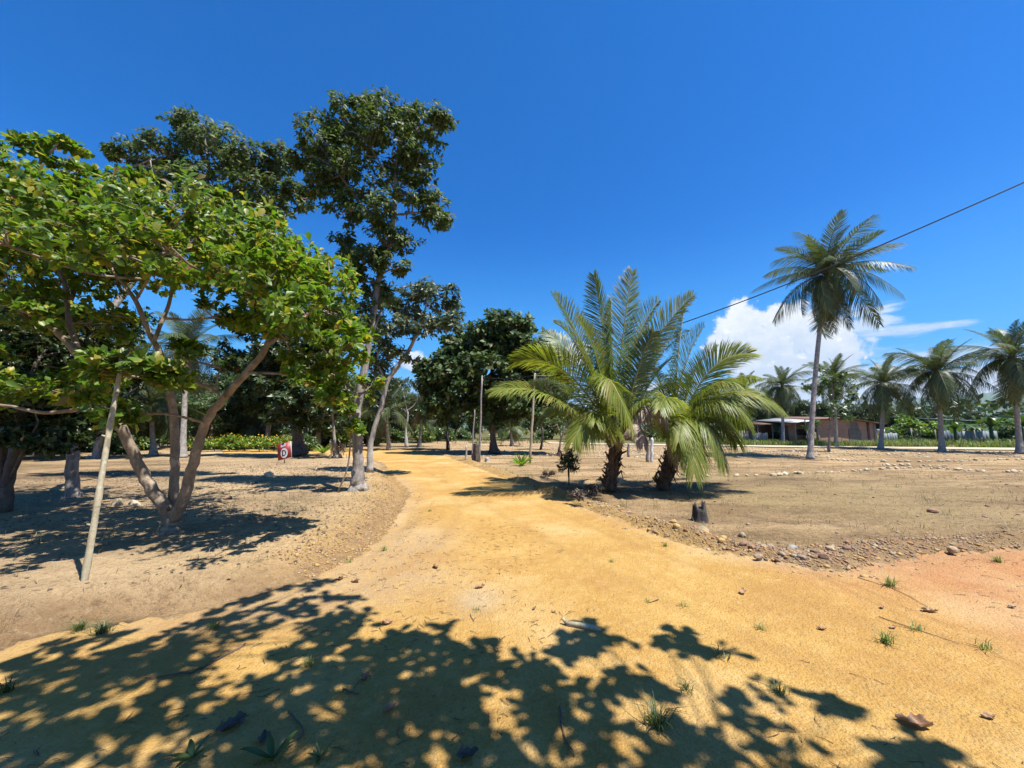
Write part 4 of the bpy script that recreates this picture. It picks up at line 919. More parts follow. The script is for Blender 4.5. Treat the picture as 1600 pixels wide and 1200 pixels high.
# template fronds for the coconut palms: rising, arching, drooping, hanging
rngp = np.random.RandomState(21)
FT = []
for kind, (p1, p2, dr, ve) in enumerate([((1.9, 0, .35), (3.5, 0, -.35), .35, .35), ((1.9, 0, .5), (3.5, 0, -1.0), .8, .1), ((1.6, 0, .7), (3.1, 0, -1.9), 1.0, -.1), ((1.2, 0, .5), (2.2, 0, -2.7), .9, -.2)]):
    for q in range(2):
        gg = frond(rngp, (0, 0, 0), np.array(p1) + rngp.normal(0, .08, 3), np.array(p2) + rngp.normal(0, .18, 3), L=.84, n=84, roll=rngp.uniform(-.5, .5), droop=dr, vee=ve, r0=.035, wid=.040, lod=2, gap=.04, start=.10)
        v, t, mi = gg.arrays(); FT.append(mk_mesh('frond', v, t, [M['palm_far'], M['rachis_dull']], mi))
gg = frond(rngp, (0, 0, 0), (.9, 0, .1), (1.3, 0, -2.2), L=.6, n=50, droop=1.0, vee=-.2, r0=.03, wid=.035, lod=2, gap=.35, start=.13)
v, t, mi = gg.arrays(); DEADF = mk_mesh('frond', v, t, [M['palm_brown'], M['rachis_dead']], mi)
ball = bmesh.new(); bmesh.ops.create_icosphere(ball, subdivisions=2, radius=.13); NUT = bpy.data.meshes.new('coconut'); ball.to_mesh(NUT); ball.free()
M['nut'] = flat_mat('coconut_husk', (0.16, 0.17, 0.05), .5); NUT.materials.append(M['nut'])


def coconut_palm(base, top, label, group=None, r0=.17, r1=.11, bend=(0, 0, 0), nf=24, s=1.0, seed=0, skirt=True, name='coconut_palm', nuts=6):
    rng = np.random.RandomState(300 + seed); root = thing(name, label, 'palm tree', base, group)
    palm_trunk(base, top, r0, r1, bend, M['palm_trunk'], root, seed)
    c = np.asarray(top, float) - np.asarray(base, float)
    for i in range(nf):
        f = (i + .5) / nf; azm = i * 2.39996 + rng.normal(0, .15)
        elv = math.radians(84 - 140 * f ** .95 + rng.normal(0, 7)) if skirt else math.radians(80 - 85 * f)
        kd = 0 if f < .28 else 1 if f < .58 else 2 if f < .8 else 3
        o = obj('frond', FT[kd * 2 + rng.randint(2)], root); o.location = c + np.array([0, 0, rng.uniform(-.15, .1)])
        o.rotation_euler = (rng.normal(0, .25), -elv, azm); sc = s * rng.uniform(.85, 1.1) * (1.0 if f > .15 else .8); o.scale = (sc, sc, sc)
    for i in range(rng.randint(1, 5) if nf > 18 else 1):
        o = obj('frond', DEADF, root); o.location = c - np.array([0, 0, .15]); o.rotation_euler = (rng.normal(0, .3), rng.uniform(.1, .5), rng.uniform(0, 6.28)); o.scale = (s * rng.uniform(.7, 1),) * 3; o['label'] = 'dead brown hanging frond'
    g = Geo()
    for i in range(6):
        a = i * 1.05; tube(g, [np.array(top) - [0, 0, .35], np.array(top) + [math.cos(a) * .08, math.sin(a) * .08, .3]], [r1 * 1.2, r1 * .5], 6)
    geo_obj('crown_shaft', g, M['palm_base'], root, base)
    for i in range(nuts):
        a = i * 2.4; o = obj('coconut', NUT, root); o.location = c + np.array([math.cos(a) * .26, math.sin(a) * .26, -.25 - .12 * (i % 3)]); o.scale = (s,) * 3
    return root


tb = GZ(1266, 717); TY = tb[1]
coconut_palm(tb, P(1292, 430, TY + .3), 'tall leaning coconut palm towering over the stony field', r0=.13, r1=.10, bend=(-.25, 0, .2), nf=44, s=.92, seed=1, name='tall_coconut_palm', nuts=8)
row = 'coconut palms in the row along the sandy road'
for px, py, tx, ty, s, lab, sd_ in [(1376, 702, 1382, 600, .84, 'full coconut palm with a hanging skirt of fronds right of the brick house', 2),
                                    (1472, 706, 1466, 583, .90, 'coconut palm before the green-roofed shed, second from the right edge', 3),
                                    (1594, 709, 1582, 560, .96, 'coconut palm with heavy ragged crown at the right edge', 4),
                                    (1307, 698, 1303, 590, .76, 'coconut palm half hidden behind the slender tree and tall coconut trunk', 5),
                                    (1224, 695, 1222, 603, .80, 'coconut palm left of the tall coconut in front of the porch roof', 6),
                                    (1163, 692, 1160, 612, .80, 'coconut palm in front of the plank fence right of the young palms', 7),
                                    (1116, 690, 1120, 632, .80, 'short coconut palm just behind the right-hand young palm', 8),
                                    (1207, 691, 1204, 628, .80, 'small coconut palm in the gap before the dark porch', 9)]:
    bb = GZ(px, py); coconut_palm(bb, P(tx, ty, bb[1]), lab, row, r0=.15, r1=.11, nf=32, s=s, seed=sd_, nuts=4)
# palms of the left grove
for px, py, tx, ty, s, lab, sd_, nf in [(285, 715, 292, 545, .8, 'palm rising through the gap between the cashew limbs', 11, 22), (330, 700, 335, 655, .75, 'low young palm with yellowish fronds left of the sign', 12, 16),
                                    (392, 700, 395, 668, .65, 'low young palm directly above the flowering hedge', 13, 14), (240, 712, 236, 640, .8, 'shaded palm behind the middle cashew limb', 14, 18),
                                    (608, 703, 604, 645, .8, 'small palm behind the pale-limbed tree', 15, 16), (655, 698, 660, 640, .8, 'small palm behind the path bend', 16, 16), (60, 712, 70, 560, 1.0, 'palm showing through leaves at the far left', 17, 20),
                                    (800, 697, 798, 672, .62, 'low palm with hanging pale fronds right of the round tree trunk', 18, 14), (900, 691, 903, 665, .7, 'low palm behind the V-forked sapling', 19, 14)]:
    bb = GZ(px, py); coconut_palm(bb, P(tx, ty, bb[1]), lab, 'palms scattered through the grove', r0=.15, r1=.10, nf=nf, s=s, seed=sd_, skirt=(sd_ in (11, 17)), nuts=0)

# --- the two young palms by the path
def young_palm(name, label, base, crown, fr, seed):
    rng = np.random.RandomState(seed); root = thing(name, label, 'palm tree', base)
    palm_trunk(base - np.array([0, 0, .05]), crown + np.array([0, 0, .05]), .125, .13, (0, 0, 0), M['palm_base'], root, seed, 16, 1.4, rough=.16)
    g = Geo(); H_ = crown[2] - base[2]
    for i in range(70):                           # dead leaf bases and fibre on the trunk
        s = rng.uniform(0.02, 1); a = i * 2.4; c = base + (crown - base) * s; o_ = np.array([math.cos(a), math.sin(a), 0])
        q0 = c + o_ * .11; q1 = q0 + o_ * rng.uniform(.06, .16) + np.array([0, 0, rng.uniform(.02, .25)]); q2 = q1 + o_ * rng.uniform(0, .12) + np.array([0, 0, rng.uniform(-.22, .08)])
        tube(g, [q0, q1, q2], [.035, .022, .006], 4, 0, .1, rng)
    geo_obj('leaf_bases', g, M['palm_base'], root, base)
    for i, f in enumerate(fr):
        p1, p2, kw = f; kw = dict(kw); mats = kw.pop('mats', ('palm_leaf', 'rachis')); kw['L'] = kw.get('L', .6) * 1.46; kw['droop'] = kw['droop'] * 1.25; kw['fwd'] = kw.get('fwd', (.62, 1.12)); kw['n'] = int(kw.get('n', 74) * 1.95)
        c0 = crown + np.array([rng.normal(0, .07), rng.normal(0, .07), -.10]); p1 = p1 + np.array([0, 0, .22 + .1 * rng.normal()])
        gg = frond(rng, c0, p1, p2, r0=.030, lod=4, n=kw.pop('n', 74), start=kw.pop('start', .17), wid=.025, **kw)
        v, t, mi = gg.arrays(); o = obj('frond', mk_mesh('frond', v - base, t, [M[mats[0]], M[mats[1]]], mi), root)
        if mats[0] == 'palm_dead': o['label'] = 'withered pinkish brown frond'
    return root


ba = GZ(952, 768); YA = ba[1]; ca = P(962, 700, YA)
DP = ('palm_deep', 'rachis')
fA = [(P(860, 600, YA - .6), P(772, 612, YA - 1.0), dict(roll=.5, droop=.35, L=.62)),
      (P(890, 545, YA - .4), P(806, 566, YA - .5), dict(roll=-.5, droop=.25, L=.70)),
      (P(925, 560, YA + .2), P(866, 462, YA + .3), dict(roll=.75, droop=.15, L=.66, mats=DP)),
      (P(950, 555, YA + .5), P(928, 430, YA + .9), dict(roll=1.2, droop=.1, L=.60, mats=DP)),
      (P(968, 560, YA + .2), P(988, 424, YA + .2), dict(roll=1.45, droop=.12, L=.72, vee=.25, mats=DP, n=84)),
      (P(982, 560, YA), P(1082, 462, YA - .2), dict(roll=1.0, droop=.12, L=.70, n=84)),
      (P(975, 540, YA + .5), P(1030, 470, YA + 1.0), dict(roll=1.3, droop=.1, L=.66, mats=DP)),
      (P(925, 515, YA - .8), P(988, 668, YA - 1.9), dict(roll=.5, droop=.5, L=.55, vee=0)),
      (P(920, 540, YA - .7), P(868, 505, YA - .9), dict(roll=.8, droop=.2, L=.42, fwd=(.9, 1.2))),
      (P(880, 590, YA + .8), P(830, 600, YA + 1.4), dict(roll=.1, droop=.5, L=.6, mats=DP)),
      (P(900, 640, YA + .4), P(860, 640, YA + 1.0), dict(roll=.0, droop=.7, L=.55)),
      (P(935, 620, YA - 1.0), P(895, 690, YA - 1.6), dict(roll=.3, droop=.6, L=.5, vee=0.1)),
      (P(1010, 580, YA + .6), P(1080, 600, YA + 1.3), dict(roll=.3, droop=.4, L=.65, mats=DP)),
      (P(1000, 620, YA - .3), P(1040, 632, YA - .5), dict(roll=.2, droop=.6, L=.5)),
      (P(1000, 570, YA + .2), P(1062, 520, YA + .8), dict(roll=.7, droop=.2, L=.65, mats=DP)),
      (P(1015, 600, YA - .5), P(1048, 660, YA - .8), dict(roll=.3, droop=1.0, L=.36, mats=('palm_dead', 'rachis_dead'), vee=-.1)),
      (P(995, 635, YA - .6), P(1005, 690, YA - .9), dict(roll=.2, droop=1.0, L=.26, mats=('palm_dead', 'rachis_dead'), vee=-.1))]
fA += [(P(905, 560, YA + .8), P(850, 520, YA + 1.5), dict(roll=.6, droop=.3, L=.6, mats=DP)), (P(955, 540, YA + 1.0), P(955, 470, YA + 1.8), dict(roll=1.3, droop=.2, L=.6, mats=DP)),
       (P(1020, 560, YA + 1.0), P(1075, 520, YA + 1.8), dict(roll=.8, droop=.3, L=.6, mats=DP)), (P(900, 600, YA), P(845, 655, YA + .2), dict(roll=.2, droop=.6, L=.55)), (P(1010, 600, YA + .8), P(1050, 560, YA + 1.8), dict(roll=.5, droop=.3, L=.6, mats=DP)),
       (P(940, 560, YA - .3), P(905, 500, YA - .3), dict(roll=.9, droop=.2, L=.5)), (P(1000, 560, YA - .4), P(1020, 520, YA - .6), dict(roll=1.0, droop=.3, L=.55, mats=DP)), (P(930, 640, YA - .6), P(930, 660, YA - 1.7), dict(roll=.3, droop=.6, L=.45))]
young_palm('young_palm', 'big young coconut palm with tall upright fronds and dead pinkish fronds by the path', ba, ca, fA, 1)
bb_ = GZ(1036, 766); YB = bb_[1]; cb = P(1050, 712, YB)
fB = [(P(1085, 560, YB - .3), P(1172, 552, YB - .5), dict(roll=-.9, droop=.2, L=.68, n=84)),
      (P(1110, 575, YB - .6), P(1218, 640, YB - .8), dict(roll=-.5, droop=.5, L=.66, n=84)),
      (P(1075, 570, YB + .5), P(1120, 545, YB + 1.1), dict(roll=.9, droop=.2, L=.6, mats=DP)),
      (P(1058, 570, YB + .8), P(1070, 480, YB + 1.4), dict(roll=1.3, droop=.15, L=.62, mats=DP)),
      (P(1095, 610, YB - .9), P(1132, 722, YB - 1.4), dict(roll=.3, droop=.7, L=.55, vee=0)),
      (P(1075, 610, YB - 1.0), P(1085, 740, YB - 1.8), dict(roll=.3, droop=.7, L=.5, vee=0)),
      (P(1100, 600, YB + .3), P(1165, 665, YB + .8), dict(roll=.1, droop=.8, L=.6, mats=DP)),
      (P(1050, 600, YB + .6), P(1010, 570, YB + 1.3), dict(roll=-.5, droop=.3, L=.6, mats=DP)),
      (P(1030, 630, YB - .3), P(1000, 650, YB - .5), dict(roll=-.2, droop=.5, L=.45)),
      (P(1100, 590, YB), P(1180, 590, YB + .3), dict(roll=.2, droop=.6, L=.62)),
      (P(1050, 590, YB - .8), P(1030, 640, YB - 1.8), dict(roll=.4, droop=.5, L=.5)),
      (P(1085, 620, YB - .5), P(1108, 690, YB - .6), dict(roll=.0, droop=.9, L=.55)),
      (P(1045, 620, YB), P(1060, 720, YB - .4), dict(roll=.0, droop=.9, L=.4, mats=('palm_dead', 'rachis_dead')))]
fB += [(P(1080, 600, YB + .8), P(1140, 600, YB + 1.6), dict(roll=.5, droop=.4, L=.6, mats=DP)), (P(1090, 580, YB - .6), P(1150, 600, YB - 1.2), dict(roll=-.3, droop=.5, L=.6)), (P(1060, 580, YB + .2), P(1100, 510, YB + .4), dict(roll=.9, droop=.2, L=.6, mats=DP)),
       (P(1110, 620, YB), P(1150, 690, YB + .2), dict(roll=0, droop=.9, L=.5, mats=DP)), (P(1070, 620, YB - .8), P(1060, 690, YB - 1.6), dict(roll=.2, droop=.8, L=.45)), (P(1100, 600, YB - .9), P(1165, 650, YB - 1.3), dict(roll=-.2, droop=.6, L=.55))]
young_palm('young_palm', 'lower young coconut palm leaning right beside the bigger one', bb_, cb, fB, 2)

# ------------------------------------------------------------------ small plants


def stem_shrub(name, label, base, h, w_, seed, leaf, nstem=3, L=.16, group=None, k=9, n=14):
    return tree(name, label, 'shrub', base, [[(base, .018), (base + np.array([R.normal(0, .05), 0, h * .5]), .014), (base + np.array([R.normal(0, .1), R.normal(0, .1), h * .9]), .008)] for _ in range(nstem)],
                [(base + np.array([0, 0, h * .62]), np.array([w_, w_, h * .36]), 1)], leaf, M['bark_dark'], L=L, aspect=.25, k=k, clusters=n, sprigs=5, csize=.4, droop=.1, tmpl=LEAF_MID, seed=seed, group=group, twig_r=.005, branch_r=.007, spread=1.3)


stem_shrub('dark_shrub', 'waist-high dark shrub with narrow leaves left of the young palms', GZ(889, 757), 1.15, .36, 71, M['deep_leaf'])


def rosette(name, label, cat, base, n, L, wd_, leaf, seed, lift=(.5, 1.3)):
    rng = np.random.RandomState(seed); root = thing(name, label, cat, base)
    tv, tt = LEAF_HI
    for i in range(n):
        a = i * 2.4; e = rng.uniform(*lift); d = np.array([math.cos(a) * math.cos(e), math.sin(a) * math.cos(e), math.sin(e)])
        v, t = leaf_mesh(np.zeros((1, 3)), d[None], np.array([[0, 0, 1.0]]) - d[None] * .3, np.array([L * rng.uniform(.7, 1.1)]), np.array([wd_]), LEAF_FINE)
        obj('leaf', mk_mesh('leaf', v, t, leaf), root)
    return root


rosette('spiky_plant', 'bright green spiky rosette plant left of the pale pole', 'plant', GZ(815, 728), 26, .62, .07, M['lime_leaf'], 1)
rosette('spiky_plant', 'green sword-leaved plant between the path and the small dark tree', 'plant', GZ(505, 709), 18, .9, .09, M['lime_leaf'], 2)
# scrub at the feet of the young palms
for px, py, s, lab in [(925, 775, .22, 'brown withered weed clump at the foot of the bigger young palm'), (905, 783, .18, 'low withered weeds on the path edge below the dark shrub'), (858, 745, .16, 'dry weeds on the rubble bank left of the dark shrub')]:
    bb = GZ(px, py); stem_shrub('weed_clump', lab, bb, s * 1.4, s * 1.3, int(px), M['dark_dry'], L=.09, n=8)

# hedge of flowering plants behind the sign
hg = 'flowering bushes in the hedge behind the sign'
src = None; HL = ['at the left end of the hedge, beside the cashew limb', 'second from the left in the hedge', 'third from the left in the hedge', 'left of the hedge middle', 'right of the hedge middle', 'third from the right in the hedge', 'second from the right in the hedge', 'at the right end of the hedge behind the sign']
for i, px in enumerate([290, 312, 335, 358, 382, 405, 428, 448]):
    bb = GZ(px, 705 + (i % 2))
    if src is None:
        src = tree('flowering_bush', 'green bush with yellow flowers ' + HL[0], 'bush', bb, [[(bb, .03), (bb + np.array([0, 0, .6]), .02)]], [(bb + np.array([0, 0, .55]), np.array([.75, .6, .5]), 1)],
                   M['lime_leaf'], M['bark_dark'], L=.16, aspect=.5, k=8, clusters=16, sprigs=8, csize=.4, droop=.1, tmpl=LEAF_LO, seed=90, group=hg)
        g = Geo(); rng = np.random.RandomState(8)
        u = norm(rng.normal(size=(40, 3)) + np.array([0, -.3, .6])) * np.array([.78, .65, .55]) + np.array([0, 0, .58])
        v, t = leaf_mesh(u, rng.normal(size=(40, 3)), np.tile([0, -1, .5], (40, 1)) + rng.normal(size=(40, 3)) * .3, np.full(40, .09), np.full(40, .09), LEAF_MID); g.add(v, t)
        fo = geo_obj('flowers', g, M['flower'], src); tag(fo, kind='stuff')
    else:
        c = copy_tree(src); c.location = bb; c['label'] = 'green bush with yellow flowers ' + HL[i]; c.rotation_euler = (0, 0, i * 1.3); c.scale = (R.uniform(.9, 1.25),) * 3

# banana plants and lime shrub by the green-roofed shed


def banana(base, label, s, seed, n=9):
    rng = np.random.RandomState(seed); root = thing('banana_plant', label, 'banana plant', base)
    g = Geo(); tube(g, [base, base + np.array([0, 0, 1.3 * s])], [.13 * s, .09 * s], 8); geo_obj('stem', g, M['mid_leaf'], root, base)
    for i in range(n):
        a = i * 2.4 + rng.normal(0, .2); e = rng.uniform(.5, 1.2); u = np.array([math.cos(a), math.sin(a), 0]); q = np.linspace(0, 1, 8)
        L_ = rng.uniform(1.5, 2.1) * s; ctr = np.array([0, 0, 1.25 * s]) + u * (q * L_ * math.cos(e))[:, None] + np.array([0, 0, 1]) * (q * L_ * math.sin(e) - q ** 2.3 * L_ * .7)[:, None]
        sd_ = np.cross(u, [0, 0, 1.0]); wv = .24 * s * np.sin(np.pi * (q * .9 + .08)) ** .6
        V = np.concatenate([ctr + sd_ * wv[:, None] + [0, 0, .05], ctr, ctr - sd_ * wv[:, None] + [0, 0, .05]]); t = []
        for j in range(7):
            for k0 in (0, 8): t += [(k0 + j, k0 + j + 1, k0 + 8 + j + 1), (k0 + j, k0 + 8 + j + 1, k0 + 8 + j)]
        obj('leaf', mk_mesh('leaf', V, t, M['mid_leaf']), root)


for px, py, Yb, s, lab in [(1487, 690, 41, 1.0, 'banana plant with arching leaves right of the second palm'), (1543, 692, 41, 1.15, 'banana plant standing before the pale fence panels'), (1515, 688, 44, .9, 'banana plant between the other two, under the green roof'), (1590, 690, 40, 1.2, 'banana plant behind the right-edge palm trunk')]:
    bb = np.array([(px - 800) / F * Yb, Yb, 0.0]); bb[2] = floor_z(bb[0], bb[1]); banana(bb, lab, s * 1.25, int(px))
bl_ = np.array([(1432 - 800) / F * 43.0, 43.0, 0.0]); bl_[2] = floor_z(*bl_[:2])
tree('lime_bush', 'bright lime green spreading bush right of the skirted palm', 'bush', bl_, [[(bl_, .08), (bl_ + np.array([0, 0, 1.6]), .05)], [(bl_, .06), (bl_ + np.array([-.8, 0, 2.0]), .04)]],
     [(bl_ + np.array([0, 0, 1.9]), np.array([1.9, 1.0, .7]), 1), (bl_ + np.array([-1.6, 0, 2.4]), np.array([1.2, .8, .7]), .8), (bl_ + np.array([1.4, 0, 1.6]), np.array([1.3, .8, .6]), .8)], M['lime_leaf'], M['bark_grey'], L=.3, aspect=.5, k=7, clusters=16, sprigs=8, droop=.2, tmpl=LEAF_LO, seed=95, twig_r=.012)

# grass verge beyond the sandy road


def blades(g, x, y, z, h, wd_, rng, lean=.35, mat=0):
    n = len(x); a = rng.uniform(0, 6.28, n); u = np.stack([np.cos(a), np.sin(a), np.zeros(n)], -1); b_ = np.stack([x, y, z], -1)
    s_ = np.stack([-np.sin(a), np.cos(a), np.zeros(n)], -1) * (wd_ / 2)[:, None] if hasattr(wd_, '__len__') else np.stack([-np.sin(a), np.cos(a), np.zeros(n)], -1) * wd_ / 2
    ln_ = rng.uniform(.2, 1, n) * lean; m_ = b_ + u * (h * ln_ * .4)[:, None] + np.array([0, 0, 1.]) * (h * .6)[:, None]; t_ = b_ + u * (h * ln_ * 1.2)[:, None] + np.array([0, 0, 1.]) * (h * (1 - ln_ * .4))[:, None]
    V = np.stack([b_ + s_, b_ - s_, m_ + s_ * .8, m_ - s_ * .8, t_], 1).reshape(-1, 3); T = np.array([[0, 1, 3], [0, 3, 2], [2, 3, 4]])
    g.add(V, (T[None] + (np.arange(n) * 5)[:, None, None]).reshape(-1, 3), mat)


rng = np.random.RandomState(31); g = Geo(); n_ = 26000
x = rng.uniform(18, 62, n_); y = rng.uniform(0, 1, n_) ** 1.2 * 14 + np.interp(x, [4, 12, 20, 30, 40, 75], [42.5, 38.5, 36.0, 32.2, 29.8, 24]) + 1.6
kp = fbm(x, y, .25, 3, 60) > -.12; x, y = x[kp], y[kp]
blades(g, x, y, floor_zs(x, y), rng.uniform(.25, .75, len(x)) * (1 + .8 * fbm(x, y, .5, 2, 61)), .05, rng, .6)
tag(geo_obj('verge_grass', g, M['grass']), 'tall green grass verge beyond the sandy road', 'grass', kind='stuff')
rng = np.random.RandomState(32); g = Geo(); n_ = 5000
x = rng.uniform(-24, 4, n_); y = rng.uniform(42, 56, n_); kp = fbm(x, y, .3, 3, 62) > 0; x, y = x[kp], y[kp]
blades(g, x, y, floor_zs(x, y), rng.uniform(.15, .45, len(x)), .05, rng, .6)
tag(geo_obj('field_edge_grass', g, M['grass_dk']), 'thin grass along the far edge of the field', 'grass', kind='stuff')

# ------------------------------------------------------------------ buildings
m, N, b = new_mat('brick_wall'); tc = N.new('ShaderNodeTexCoord')
mp = N.new('ShaderNodeMapping'); N.l.new(tc.outputs['Object'], mp.inputs['Vector']); mp.inputs['Rotation'].default_value = (math.pi / 2, 0, 0)
br = N.new('ShaderNodeTexBrick'); N.l.new(mp.outputs[0], br.inputs['Vector']); br.inputs['Scale'].default_value = 1.0
br.inputs['Brick Width'].default_value = .30; br.inputs['Row Height'].default_value = .15; br.inputs['Mortar Size'].default_value = .018
br.inputs['Color1'].default_value = (0.60, 0.25, 0.14, 1); br.inputs['Color2'].default_value = (0.72, 0.38, 0.24, 1); br.inputs['Mortar'].default_value = (.36, .31, .26, 1)
n1 = N.noise(N.pos(), .8, 5); col = N.mix(N.ramp(n1, .45, .65, 0, .55), br.outputs[0], (.50, .40, .32))
N.put(b.inputs['Base Color'], col); b.inputs['Roughness'].default_value = .9; N.put(b.inputs['Normal'], N.bump(br.outputs['Fac'], -.5, .02)); M['brick'] = m; N.put(b.inputs['Base Color'], N.mix(1.0, col, (.66,) * 3, 'MULTIPLY'))
M['plaster'] = flat_mat('cement_render', (.24, .21, .18), .9, .35, 3)
M['concrete'] = flat_mat('concrete', (.42, .39, .34), .9, .15, 3)
m, N, b = new_mat('zinc_sheet'); tc = N.new('ShaderNodeTexCoord'); wv = N.new('ShaderNodeTexWave'); N.l.new(tc.outputs['Object'], wv.inputs['Vector']); wv.inputs['Scale'].default_value = 2.2
n1 = N.noise(N.pos(), .6, 4); N.put(b.inputs['Base Color'], N.mix(N.ramp(n1, .4, .65), (.46, .48, .50), (.32, .30, .27))); b.inputs['Roughness'].default_value = .45; b.inputs['Metallic'].default_value = .3
N.put(b.inputs['Normal'], N.bump(wv.outputs['Fac'], .6, .03)); M['zinc'] = m
M['green_sheet'] = flat_mat('pale_green_sheet', (.40, .52, .48), .45, .15, 2)
M['grey_sheet'] = flat_mat('grey_fence_sheet', (.22, .25, .25), .6, .25, 2)
M['blue_sheet'] = flat_mat('dark_blue_grey_sheet', (.09, .12, .15), .6, .25, 2)
M['greywood'] = bark_mat('grey_planks', (.26, .24, .20), (.44, .40, .34), 5, .15, .4)
M['greenwood'] = bark_mat('mossy_planks', (.20, .22, .18), (.34, .36, .30), 5, .15, .4)
M['brown'] = flat_mat('rusty_roof', (.22, .11, .07), .8, .3, 3)
M['white'] = flat_mat('white_paint', (.78, .78, .76), .5, .08)
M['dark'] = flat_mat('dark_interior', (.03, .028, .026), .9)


def PX(px, Yb, z=0.0): return np.array([(px - 800) / F * Yb, Yb, z])


YH = 39.0; hb = PX(1318, YH); hb[2] = floor_z(hb[0], hb[1])
house = thing('brick_house', 'low unfinished brick house with a white metal roof behind the palm row', 'house', hb)
xl, xr = PX(1273, YH)[0] - hb[0], PX(1364, YH)[0] - hb[0]; xm = PX(1312, YH)[0] - hb[0]
D_ = 7.0
g = Geo()                                             # gable wall with thickness
prof = [(xl, -.3), (xr, -.3), (xr, 2.15), (xm, 2.62), (xl, 2.45)]
for yy in (0, .14): g.add([(a_, yy, b_) for a_, b_ in prof], [(0, 1, 2), (0, 2, 3), (0, 3, 4)] if yy == 0 else [(0, 2, 1), (0, 3, 2), (0, 4, 3)])
for (a0, b0_), (a1, b1_) in zip(prof, prof[1:] + prof[:1]): g.add([(a0, 0, b0_), (a1, 0, b1_), (a1, .14, b1_), (a0, .14, b0_)], [(0, 2, 1), (0, 3, 2)])
geo_obj('wall', g, M['brick'], house)
g = Geo(); box(g, (xr - .07, D_ / 2 + .15, 1.0), (.14, D_, 2.3)); geo_obj('wall', g, M['brick'], house)
for xx in (xl + .08, xr - .08, xr - .75):
    g = Geo(); box(g, (xx, -.03, 1.0), (.2, .07, 2.45 if xx != xr - .08 else 2.2)); geo_obj('column', g, M['concrete'] if xx != xr - .75 else M['brown'], house)
g = Geo(); xq = PX(1331, YH)[0] - hb[0]              # rendered patch, a rough arch
pr = [(-.62, -.2), (.62, -.2), (.60, .7), (.72, 1.1), (.5, 1.5), (.42, 2.0), (.3, 2.3), (-.35, 2.35), (-.42, 1.8), (-.62, 1.5), (-.55, .9)]
g.add([(xq + a_, -.012, b_) for a_, b_ in pr], [(0, i, i + 1) for i in range(1, len(pr) - 1)])
geo_obj('render_patch', g, M['plaster'], house)
g = Geo()                                             # roof in two falls, dark eave board
for (xa, za), (xb, zb) in (((xl - .25, 2.50), (xm, 2.68)), ((xm, 2.68), (xr + .75, 2.05))):
    y0_, y1_ = -.45, D_ + .4
    V = [(xa, y0_, za), (xb, y0_, zb), (xb, y1_, zb + .35), (xa, y1_, za + .35)]; V += [(a_, b_, c_ + .04) for a_, b_, c_ in V]
    g.add(V, [(0, 1, 2), (0, 2, 3), (4, 6, 5), (4, 7, 6), (0, 4, 5), (0, 5, 1), (3, 2, 6), (3, 6, 7), (0, 3, 7), (0, 7, 4), (1, 5, 6), (1, 6, 2)])
rf = geo_obj('roof', g, M['brown'], house)
# porch wing to the left
x0_, x1_ = PX(1236, YH)[0] - hb[0], xl
g = Geo(); box(g, ((x0_ + x1_) / 2, 1.6, 1.05), (x1_ - x0_, .14, 2.4)); geo_obj('porch_wall', g, M['brick'], house)
g = Geo(); V = [(x0_ - .3, -.5, 2.15), (x1_ - .02, -.5, 2.42), (x1_ - .02, 5.5, 2.78), (x0_ - .3, 5.5, 2.5)]; V += [(a_, b_, c_ + .05) for a_, b_, c_ in V]
g.add(V, [(0, 1, 2), (0, 2, 3), (4, 6, 5), (4, 7, 6), (0, 4, 5), (0, 5, 1), (3, 2, 6), (3, 6, 7), (0, 3, 7), (0, 7, 4), (1, 5, 6), (1, 6, 2)]); geo_obj('porch_roof', g, M['zinc'], house)
for xx in np.linspace(x0_ + .1, x1_ - 1.0, 2):
    g = Geo(); tube(g, [(xx, -.2, 0), (xx, -.2, 2.2)], [.06, .05], 7); geo_obj('porch_post', g, M['greywood'], house)
g = Geo(); box(g, ((x0_ + x1_) / 2 + .7, 1.50, 1.25), (1.2, .06, .8)); wf = geo_obj('window', g, M['greywood'], house)
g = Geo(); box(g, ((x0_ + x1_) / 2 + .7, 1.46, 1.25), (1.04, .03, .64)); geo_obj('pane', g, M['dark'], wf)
g = Geo(); box(g, ((x0_ + x1_) / 2 - 1.1, 1.50, .95), (.9, .06, 1.9)); geo_obj('door', g, M['blue_sheet'], house)


def plank_fence(name, label, pxa, pxb, Yb, h, mat, n, cat='fence'):
    a, c = PX(pxa, Yb), PX(pxb, Yb); root = thing(name, label, cat, (a[0], Yb, floor_z(a[0], Yb))); L_ = c[0] - a[0]; wv = L_ / n
    lm = mk_plank(wv * .96, h)
    rng = np.random.RandomState(int(pxa))
    for i in range(n):
        o = obj('plank', lm, root); o.location = (wv * (i + .5), rng.uniform(-.015, .015), 0); o.scale = (1, 1, rng.uniform(.94, 1.05))
        o.data.materials.clear() if False else None
    lm.materials.append(mat)
    for zz in (.35 * h, .85 * h):
        g = Geo(); box(g, (L_ / 2, .06, zz), (L_, .05, .08)); geo_obj('rail', g, mat, root)
    return root


def mk_plank(wv, h):
    g = Geo(); box(g, (0, 0, h / 2), (wv, .025, h)); v, t, _ = g.arrays(); return mk_mesh('plank', v, t, [])


